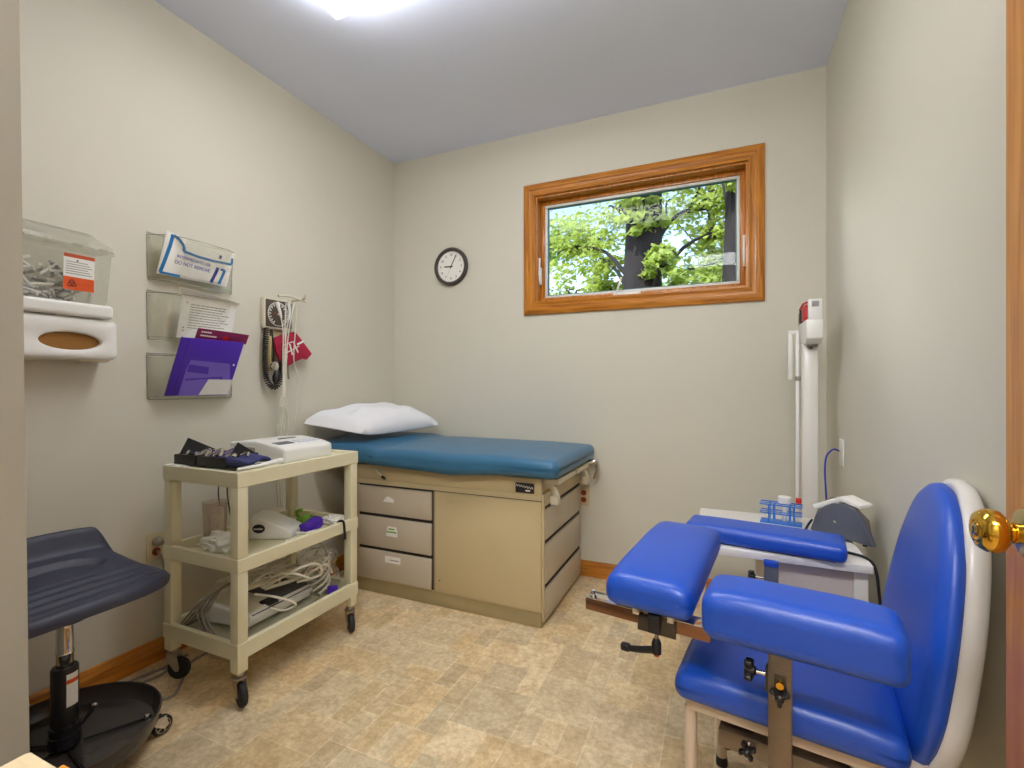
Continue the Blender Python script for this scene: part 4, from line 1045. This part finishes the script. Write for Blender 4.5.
b = MB(); b.box(.342, .356, 2.526, 2.542, .10, 1.395, .002); b.box(.340, .366, 2.522, 2.546, 1.17, 1.19, .002, mi=1); part('height_rod', b, [M['white'], M['greycord']], t)
b = MB(); b.box(.312, .352, 2.528, 2.545, 1.385, 1.402, .003); part('hinge', b, M['white'], t)
b = MB(); b.box(.311, .330, 2.529, 2.543, 1.175, 1.392, .004); part('headpiece', b, M['white'], t)
b = MB(); b.box(.385, .40, 2.46, 2.475, 1.31, 1.335, .003).box(.375, .415, 2.44, 2.452, 1.318, 1.332, .002); part('balance_screw', b, M['darkmetal'], t)

for o_ in [t]: o_.location.x -= .018

# ------------------------------------------------------------------ white side table
DXa, DXb, DYa, DYb, DZ = -.072, .410, 1.676, 2.185, .625
t = thing('side_table', 'small white side table in the corner behind the blue chair', 'table', ((DXa+DXb)/2, (DYa+DYb)/2, 0))
b = MB(); b.box(DXa, DXb, DYa, DYb, DZ-.024, DZ, .002); part('tabletop', b, M['desk'], t)
for x0, x1 in ((DXa+.004, DXa+.022), (DXb-.040, DXb-.004)):
    b = MB(); b.box(x0, x1, DYa+(.035 if x0 > .2 else .34), DYb-.02, .0, DZ-.024, .002); part('side_panel', b, M['desk'], t)
b = MB(); b.box(.135, DXb-.041, DYa+.045, DYa+.062, .06, DZ-.025, .001).box(.135, .15, DYa+.062, DYb-.03, .06, DZ-.025, .001); part('front_panel', b, M['deskpanel'], t)
# loose armrest pad lying along the table's front edge
CH = (-.0255, 1.3695); CR = math.atan2(-.16, .987)
CM = Matrix.Translation((CH[0], CH[1], 0)) @ Matrix.Rotation(CR, 4, 'Z')
def soft(dome, sag=0.):
    def fn(c, h):
        kx, ky = c.x/h[0], c.y/h[1]
        if c.z > 0: c.z += dome*(1-kx**4)*(1-ky**2)
        return c
    return fn
def pad(mb, x0, x1, y0, y1, z0, z1, r, dome=.006, n=10, pinch=.0, shear=0.):
    def fn(c, h):
        kx, ky = c.x/h[0], c.y/h[1]
        if c.z > 0: c.z += dome*(1-kx**4)*(1-ky**4)
        c.x += shear*c.y
        if pinch and abs(kx) > .6 and abs(ky) > .5:
            a = (abs(kx)-.6)/.4*(abs(ky)-.5)/.5; c.z -= pinch*a*(1 if c.z > 0 else 0)
        return c
    mb.rbox(((x0+x1)/2, (y0+y1)/2, (z0+z1)/2), (x1-x0, y1-y0, z1-z0), r, n, fn)
    return mb
t = thing('armrest_pad', 'long blue padded armrest lying along the front edge of the white side table', 'armrest', tuple(CM @ Vector((.08, .42, DZ))), CR)
b = pad(MB(), -.222, .238, -.095, .055, .0035, .056, .020, .005); part('cushion', b, M['blue'], t, local=True)
b = MB(); b.box(-.20, .21, -.075, .035, 0.0003, .006, .001); part('backing_board', b, M['black'], t, local=True)

# blue wire tube rack, bottle, red capped tube
t = thing('tube_rack', 'blue wire test tube rack on the back of the white side table', 'rack', (.215, 2.055, DZ))
rf = frame((.143, 2.045, DZ), (.96, -.16, 0), (.16, .96, 0)); rl, rw = .138, .062
b = MB(); b.box(0, rl, 0, rw, .0005, .006, .002, M4=rf); part('base_tray', b, M['rackblue'], t)
for z in (.040, .072):
    b = MB(); b.tube([(0, 0, z), (rl, 0, z), (rl, rw, z), (0, rw, z)], .0024, 6, closed=True, M4=rf)
    for i in range(1, 6): b.tube([(rl*i/6, 0, z), (rl*i/6, rw, z)], .0018, 6, M4=rf)
    b.tube([(0, rw/2, z), (rl, rw/2, z)], .0018, 6, M4=rf); part('wire_tier', b, M['rackblue'], t)
for x in (.030, .046, .098, .112):
    b = MB(); b.tube([(x, -.001, .004), (x, -.001, .074)], .0022, 6, M4=rf).tube([(x, rw+.001, .004), (x, rw+.001, .074)], .0022, 6, M4=rf); part('upright', b, M['rackblue'], t)
t = thing('bottle', 'small white bottle standing in the blue wire rack', 'bottle', tuple(rf @ Vector((.075, .047, .0065))))
m = Matrix.Translation(rf @ Vector((.0805, .0465, 0)))
b = MB(); b.lathe([(.0085, .0066), (.0085, .074), (.021, .0745), (.021, .078)], 20, m); part('body', b, M['paper'], t)
b = MB(); b.lathe([(.023, .0782), (.023, .097), (.021, .099), (0, .099)], 24, m); part('cap', b, M['white'], t)
t = thing('sample_tube', 'red capped sample tube in the blue wire rack', 'tube', tuple(rf @ Vector((.126, .0465, .0065))))
m = Matrix.Translation(rf @ Vector((.126, .0465, 0)))
b = MB(); b.lathe([(.006, .0066), (.007, .012), (.007, .080)], 14, m); part('vial', b, M['acrylic'], t)
b = MB(); b.lathe([(.0095, .0802), (.0095, .097), (.008, .099), (0, .099)], 16, m); part('cap', b, M['red'], t)

# grey desktop device with rounded end plates, white lid and cord
t = thing('grey_desktop_device', 'slate grey rounded desktop device with white lid and black cord on the side table', 'device', (.36, 1.95, DZ))
gd = Vector((.727, -.687, 0)); gp = Vector((.687, .727, 0))
g0 = Vector((.309, 1.995, DZ+.006))
gf = frame(g0, gd, (0, 0, 1))          # z axis = gd x up -> towards the camera side
arch = [(x*1.10, z) for x, z in [(-.004, 0), (.002, .022), (.016, .06), (.040, .095), (.066, .112), (.098, .116), (.128, .108), (.150, .085), (.170, .045), (.186, .004), (.184, 0)]]
b = MB(); b.prism(arch, .020, gf @ Matrix.Translation((0, 0, -.010)), .004, 2); b.prism([(x*.90+.008, y*.90+.002) for x, y in arch], .003, gf @ Matrix.Translation((0, 0, .010)), .001); part('end_plate', b, M['grey'], t)
b = MB(); b.lathe([(.006, .0125), (.005, .0165), (0, .017)], 14, gf @ Matrix.Translation((.088, .055, 0))); part('hub_screw', b, M['chrome'], t)
b = MB(); b.prism([(x*.90-.055, y*1.0) for x, y in arch], .016, gf @ Matrix.Translation((0, 0, -.100)), .004, 2); part('end_plate', b, M['taupe'], t)
b = MB(); b.prism([(.0, .0), (.150, 0), (.140, .06), (.10, .094), (.05, .084), (.0, .05)], .074, gf @ Matrix.Translation((0, 0, -.085)), .004); part('body', b, M['taupe'], t)
b = MB(); b.prism([(-.012, .086), (.086, .136), (.150, .118), (.152, .108), (.09, .118), (.0, .072)], .070, gf @ Matrix.Translation((0, 0, -.083)), .002); part('lid', b, M['paper'], t)
b = MB(); b.lathe([(.009, 0), (.009, .008), (.006, .010), (0, .010)], 14, frame(gf @ Vector((.055, .114, -.092)), gd, gp)); part('button', b, M['red'], t)
for x in (.004, .176):
    for z in (0,): part('foot', MB().lathe([(.007, -.006), (.007, .002)], 10, frame(gf @ Vector((x+.002*(-1 if x > .1 else 1), 0, z)), gd, (0, 0, 1)) @ Matrix.Rotation(-PI/2, 4, 'X')), M['rubber'], t)
b = MB(); b.tube([g0+Vector((.0, .02, .030)), g0+Vector((-.018, -.012, .014)), (.275, 1.93, DZ+.0045), (.30, 1.86, DZ+.0045), (.36, 1.78, DZ+.0045), (.405, 1.735, DZ+.005), (.424, 1.715, DZ-.02), (.430, 1.70, DZ-.10), (.437, 1.69, DZ-.20), (.44, 1.70, .25), (.44, 1.75, .006), (.44, 2.0, .006)], .0042, 8, smooth=8)
part('cord', b, M['black'], t)

# outlet with blue cable on the right wall
RF = lambda y, z: frame((RX, y, z), (0, -1, 0), (0, 0, 1))
t = thing('network_jack', 'ivory wall plate with a blue cable on the wall beside the weighing scale', 'wall plate', (RX, 2.47, .80))
b = MB(); b.box(-.036, .036, -.058, .058, 0, .006, .002, M4=RF(2.47, .855)); part('plate', b, M['white'], t)
b = MB(); b.box(-.009, .009, -.012, .008, .006, .012, .001, M4=RF(2.47, .862)); part('jack', b, M['offwhite'], t)
b = MB(); b.tube([(RX-.012, 2.47, .862), (RX-.035, 2.465, .868), (RX-.062, 2.45, .84), (RX-.072, 2.43, .78), (RX-.074, 2.40, .70), (RX-.075, 2.36, .55), (RX-.08, 2.33, .30), (RX-.06, 2.3, .006), (RX-.04, 2.1, .006)], .0036, 8, smooth=8)
single('network_cable', b, M['bluecord'], 'blue cable drooping from the ivory wall plate behind the grey device', 'cable')

# ------------------------------------------------------------------ blue phlebotomy chair
ch = thing('phlebotomy_chair', 'royal blue padded blood draw chair with white shell back and steel arm supports', 'chair', (CH[0], CH[1], 0), CR)
def P_(name, b, m, par=ch, **k): return part(name, b, m, par, local=True, **k)
b = pad(MB(), -.030, .388, -.258, .258, .445, .512, .026, .012, 14, .010); P_('seat', b, M['blue'])
b = MB(); b.box(-.006, .42, -.232, .232, .418, .4475, .006); P_('seat_frame', b, M['leg'])
for x in (.0, .395):
    for y in (-.209, .209):
        b = MB(); b.tube([(x, y, .012), (x, y, .419)], .0142, 16); l = P_('leg', b, M['leg'])
        P_('foot_cap', MB().lathe([(.0165, 0), (.0165, .012), (.0150, .026), (.0143, .026)], 16, Matrix.Translation((x, y, 0))), M['rubber'], l)
b = MB(); b.tube([(.014, -.209, .16), (.381, -.209, .16)], .009, 12).tube([(.014, .209, .16), (.381, .209, .16)], .009, 12); P_('stretcher', b, M['leg'])
# backrest: egg shaped white shell with a blue cushion
BK = Matrix.Translation((.392, .012, .36)) @ Matrix.Rotation(R(2.0), 4, 'Z') @ Matrix.Rotation(R(8.5), 4, 'Y')
def egg(W, H, z0, x, n=72, inset=0.):
    pts = []
    for i in range(n):
        a = 2*PI*i/n; ca, sa = math.cos(a), math.sin(a)
        zc = z0+H*.36
        if sa >= 0: y = W*math.copysign(abs(ca)**.93, ca); z = zc+H*.64*abs(sa)**.96
        else: y = W*ca*(1-.10*abs(sa)) if abs(ca) > .0 else 0; y = W*math.copysign(abs(ca)**.75, ca)*(1-.22*abs(sa)); z = zc-H*.36*abs(sa)**.8
        s_ = 1-inset/W; sz = 1-inset/(H*.5)
        pts.append((x, y*s_, zc+(z-zc)*sz))
    return pts
b = MB()
W_, H_ = .250, .602
b.loft([egg(W_, H_, -.02, .007, inset=.006), egg(W_, H_, -.02, -.004, inset=-.001), egg(W_, H_, -.02, -.016, inset=.003), egg(W_, H_, -.02, -.025, inset=.013), egg(W_, H_, -.02, -.030, inset=.030), egg(W_, H_, -.02, -.034, inset=.08), egg(W_, H_, -.02, -.036, inset=.16), egg(W_, H_, -.02, -.037, inset=.24)], M4=BK)
P_('back_cushion', b, M['blue'], sharp=70)
b = MB()
W_, H_ = .240, .640
b.loft([egg(W_, H_, -.044, .010, inset=.020), egg(W_, H_, -.044, .004, inset=.012), egg(W_, H_, -.044, .005, inset=.004), egg(W_, H_, -.044, .011), egg(W_, H_, -.044, .024, inset=-.002), egg(W_, H_, -.044, .036, inset=.003), egg(W_, H_, -.044, .045, inset=.014), egg(W_, H_, -.044, .050, inset=.04), egg(W_, H_, -.044, .052, inset=.20)], M4=BK)
P_('back_shell', b, M['shell'], sharp=70)
b = MB(); b.box(.40, .428, -.12, -.08, .36, .60, .004).box(.40, .428, .08, .12, .36, .60, .004); P_('back_bracket', b, M['darkmetal'])
# near arm support
def star_knob(c, ax, r=.020, lobes=3):
    f_ = frame(c, *ax); b = MB()
    b.lathe([(r*.55, -.006), (r*.55, .012), (r*.3, .015), (0, .015)], 14, f_)
    for k in range(lobes):
        b.rbox((r*.8, 0, .002), (r*1.0, r*.62, .016), .005, 3, M4=f_ @ Matrix.Rotation(2*PI*k/lobes+.5, 4, 'Z'))
    return b
NY = -.332
b = MB(); b.box(.166, .205, NY-.004, NY+.004, .315, .652, .001); P_('arm_post', b, M['post'])
b = MB(); b.box(.160, .200, NY+.004, NY+.030, .566, .612, .003); P_('post_clamp', b, M['darkmetal'])
b = MB(); b.tube([(.134, NY+.010, .598), (.162, NY+.010, .598)], .0042, 10); k = P_('clamp_rod', b, M['chrome'])
P_('knob', star_knob((.130, NY+.010, .598), ((0, 1, 0), (0, 0, 1)), .018, 4), M['black'], k)
b = MB(); b.box(.176, .196, NY-.0065, NY-.004, .578, .612, .001); b.lathe([(.0065, 0), (.0065, .014), (0, .014)], 12, frame((.186, NY-.004, .597), (1, 0, 0), (0, 0, 1)), mi=1); k = P_('lock_plate', b, [M['darkmetal'], M['brass']])
P_('knob', star_knob((.186, NY-.016, .578), ((1, 0, 0), (0, 0, 1)), .014, 3), M['black'], k)
b = pad(MB(), .046, .376, -.350, -.205, .642, .736, .026, .008, 10, .006); P_('armrest', b, M['blue'])
b = MB(); b.box(.08, .35, -.315, -.228, .6395, .646, .001); P_('armrest_board', b, M['black'])
# arm carrier under the seat
b = MB(); b.box(.062, .30, -.235, -.192, .364, .404, .004).box(.168, .203, NY+.004, -.235, .370, .398, .003); P_('arm_carrier', b, M['post'])
k = P_('carrier_bolt', MB().tube([(.122, -.258, .392), (.122, -.235, .392)], .0045, 10), M['chrome'])
P_('knob', star_knob((.122, -.258, .394), ((1, 0, 0), (0, 0, 1)), .014, 4), M['black'], k)
for x in (.06, .28): P_('carrier_hanger', MB().box(x, x+.06, -.20, -.18, .403, .42, .002), M['darkmetal'])
P_('carrier_foot', MB().lathe([(.009, .354), (.009, .364)], 12, Matrix.Translation((.078, -.214, 0))), M['rubber'])
# swing bar and front pad
b = MB(); b.box(-.228, .055, -.285, -.243, .608, .636, .002); P_('swing_bar', b, M['skyplate'])
b = MB(); b.box(-.228, .055, -.285, -.243, .636, .6385, .001); P_('bar_cover', b, M['chrome'])
b = MB(); b.lathe([(.0085, .638), (.0085, .643), (.0055, .644), (.0055, .652), (0, .653)], 12, Matrix.Translation((-.214, -.272, 0))); P_('stop_screw', b, M['chrome'])
b = pad(MB(), -.180, .014, -.322, .190, .648, .722, .026, .008, 12, .008, -.045); P_('front_pad', b, M['blue'])
b = MB(); b.box(-.140, -.01, -.28, .15, .644, .650, .001); P_('front_pad_board', b, M['black'])
for x in (-.100, -.024):
    b = MB(); b.box(x-.007, x+.007, -.300, -.286, .634, .6475, .002); P_('pad_clip', b, M['offwhite'])
b = MB(); b.box(-.098, -.014, -.292, -.286, .598, .634, .001); P_('slide_plate', b, M['darkmetal'])
b = MB(); b.box(-.072, -.044, -.306, -.286, .604, .646, .003); P_('slide_block', b, M['black'])
b = MB(); b.tube([(-.054, -.296, .605), (-.054, -.296, .580)], .0045, 10); k = P_('lever_stem', b, M['steel'])
b = MB(); b.lathe([(.0105, .560), (.0105, .582), (.008, .588), (.006, .592)], 16, Matrix.Translation((-.054, -.296, 0)))
b.tube([(-.054, -.296, .567), (-.09, -.296, .557), (-.122, -.296, .551)], [.0085, .0065], 10); b.rbox((-.124, -.296, .553), (.022, .015, .017), .005, 3)
b.lathe([(.006, .554), (.006, .560)], 10, Matrix.Translation((-.054, -.296, 0)), mi=1); P_('lever', b, [M['black'], M['orange']], k)
# far arm post without its pad
FY = .322
b = MB(); b.box(.104, .143, FY-.004, FY+.004, .30, .588, .001); P_('arm_post', b, M['grey'])
b = MB(); b.box(.103, .144, FY-.006, FY+.0055, .587, .608, .004); P_('post_cap', b, M['blue'], label='blue cap on the far arm post')
k = P_('clamp_rod', MB().tube([(.072, FY, .548), (.104, FY, .548)], .0042, 10), M['chrome'])
P_('knob', star_knob((.066, FY, .548), ((0, 1, 0), (0, 0, 1)), .016, 4), M['black'], k)
b = MB(); b.box(.07, .33, .192, .235, .338, .381, .004).box(.10, .146, .235, FY-.004, .34, .372, .003); P_('arm_carrier', b, M['post'])
for x in (.07, .28): P_('carrier_hanger', MB().box(x, x+.05, .192, .212, .38, .42, .002), M['darkmetal'])

# ------------------------------------------------------------------ outside
struct('ground', MB().box(-30, 25, 3.2, 40, -.65, -.6), M['grass'])
def tree(label, x, y, r, h, crown, seed, lm, lean=(0, 0), nleaf=2600):
    rnd = random.Random(seed)
    t = thing('tree', label, 'tree', (x, y, -.6), group='trees outside the window')
    b = MB()
    pts = [(x, y, -.6), (x+lean[0]*.3, y, h*.3), (x+lean[0]*.6+.05, y+lean[1]*.6, h*.6), (x+lean[0], y+lean[1], h)]
    b.tube(pts, [r, r*.55], 14, smooth=6)
    br = []
    for (cx, cy, cz, cr) in crown:
        s0 = Vector((x+lean[0]*.5, y, max(.8, min(h*.9, cz-1.0)))); e = Vector((cx, cy, cz))
        mid = s0.lerp(e, .5)+Vector((0, 0, .2)); b.tube([s0, mid, e], [r*.13, .010], 8, smooth=4); br.append((e, cr))
        for k in range(5):
            q = e+Vector((rnd.uniform(-1, 1), rnd.uniform(-1, 1), rnd.uniform(-.7, .7)))*cr*.7; b.tube([mid.lerp(e, .5), e.lerp(q, .6)+Vector((0, 0, .05)), q], [.022, .006], 6, smooth=3)
    part('trunk', b, M['bark'], t)
    bm = bmesh.new()
    per = nleaf//len(br)
    for e, cr in br:
        subs = [e+Vector((rnd.gauss(0, .5), rnd.gauss(0, .5), rnd.gauss(0, .42)))*cr for _ in range(20)]
        for i in range(per):
            c = rnd.choice(subs)+Vector((rnd.gauss(0, 1), rnd.gauss(0, 1), rnd.gauss(0, .55)))*cr*.20
            s = rnd.uniform(.026, .052)
            n = Vector((rnd.uniform(-.7, .7), rnd.uniform(-1, .2), rnd.uniform(.2, 1))).normalized()
            u = n.orthogonal().normalized(); u = (Matrix.Rotation(rnd.uniform(0, 6.3), 3, n) @ u); v = n.cross(u)
            o = [c-u*s, c-u*s*.2+v*s*.75, c+u*s*.35+v*s*.45, c+u*s*1.1-n*s*.3, c+u*s*.35-v*s*.45, c-u*s*.2-v*s*.75]
            q = [bm.verts.new(p) for p in o]; m_ = bm.verts.new(c+n*s*.18)
            for a in range(6): bm.faces.new((q[a], q[(a+1) % 6], m_))
    mb = MB(); mb.bm.free(); mb.bm = bm
    part('foliage', mb, lm, t, sharp=180)
tree('broad dark trunked tree filling the middle of the window view', -.80, 5.6, .27, 6.0,
     [(-1.9, 6.9, 3.2, .55), (-2.3, 7.2, 2.5, .6), (-.2, 6.7, 3.5, .6), (-.1, 6.9, 2.8, .6), (-.3, 6.6, 2.3, .45), (-1.4, 6.9, 3.7, .55), (-1.35, 6.6, 2.45, .35), (-.75, 5.35, 3.05, .22), (-.95, 5.3, 3.5, .25), (-.55, 5.3, 2.45, .2), (-1.55, 6.6, 2.9, .4), (.05, 6.5, 3.1, .4)], 4, M['leaf1'], (-.06, 0), 9000)
tree('dark trunked tree at the window edge nearest the weighing scale', .125, 5.8, .125, 6.0,
     [(.45, 6.4, 3.4, .5), (.5, 6.6, 2.6, .45), (-.05, 6.6, 3.9, .5), (.10, 5.6, 3.4, .14)], 8, M['leaf1'], (-.02, 0), 3200)
tree('bushy green tree on the window side nearest the clock', -4.3, 8.4, .14, 4.6,
     [(-4.0, 8.0, 3.4, .8), (-3.2, 8.2, 2.5, .7), (-3.6, 8.0, 4.4, .8), (-4.6, 8.2, 2.5, .8), (-2.7, 8.6, 3.9, .6)], 15, M['leaf2'], (.1, 0), 9000)
tree('thin trunked tree standing farther back between the two dark trunks', -.20, 9.0, .09, 6.2,
     [(-.1, 8.8, 3.0, .7), (-1.1, 9.0, 4.3, .6), (.3, 9.0, 4.6, .8), (.2, 9.1, 2.5, .6), (-1.6, 9.2, 2.6, .5)], 23, M['leaf2'], (.05, 0), 8000)

# ------------------------------------------------------------------ light, world, camera
w = bpy.data.worlds.new('World'); S.world = w; w.use_nodes = True
nt = w.node_tree; bg = nt.nodes['Background']
sky = nt.nodes.new('ShaderNodeTexSky'); sky.sky_type = 'HOSEK_WILKIE' if False else 'NISHITA'
sky.sun_disc = False; sky.sun_elevation = R(40); sky.sun_rotation = R(200); sky.dust_density = .4; sky.air_density = 1.4
mu = nt.nodes.new('ShaderNodeMixRGB'); mu.blend_type = 'MULTIPLY'; mu.inputs[0].default_value = 1; mu.inputs[2].default_value = (1.0, .90, 1.12, 1)
nt.links.new(sky.outputs[0], mu.inputs[1]); nt.links.new(mu.outputs[0], bg.inputs[0]); bg.inputs[1].default_value = .20
def sun_lamp(name, energy, angle, colour, d, loc):
    l = bpy.data.lights.new(name, 'SUN'); l.energy = energy; l.angle = R(angle); l.color = colour
    o = bpy.data.objects.new(name, l); COL.objects.link(o); o.location = loc
    o.rotation_euler = Vector(d).to_track_quat('-Z', 'Y').to_euler()
sun_lamp('sun', 2.7, .6, (1., .95, .86), (.30, .62, -.72), (-3, -6, 12))                       # over the roof onto the trees
sun_lamp('bright_haze', .62, 17, (1., .98, .95), (.65, -.69, -.36), (-8, 11, 6))               # soft bright sky low beyond the window

cam = bpy.data.cameras.new('camera'); co = bpy.data.objects.new('camera', cam); COL.objects.link(co)
cam.sensor_width = 36; cam.lens = 475/1024*36; cam.clip_start = .02; cam.clip_end = 200
cam.shift_y = 1/1024
th = math.atan(207/475.)
co.location = (0, 0, 1.15); co.rotation_euler = (PI/2, 0, th)
S.camera = co
S.view_settings.view_transform = 'Standard'; S.view_settings.look = 'None'; S.view_settings.gamma = 1; S.view_settings.use_curve_mapping = False
S.view_settings.exposure = 0.90
S.cycles.use_denoising = True
S.cycles.max_bounces = 10; S.cycles.diffuse_bounces = 6; S.cycles.transparent_max_bounces = 24
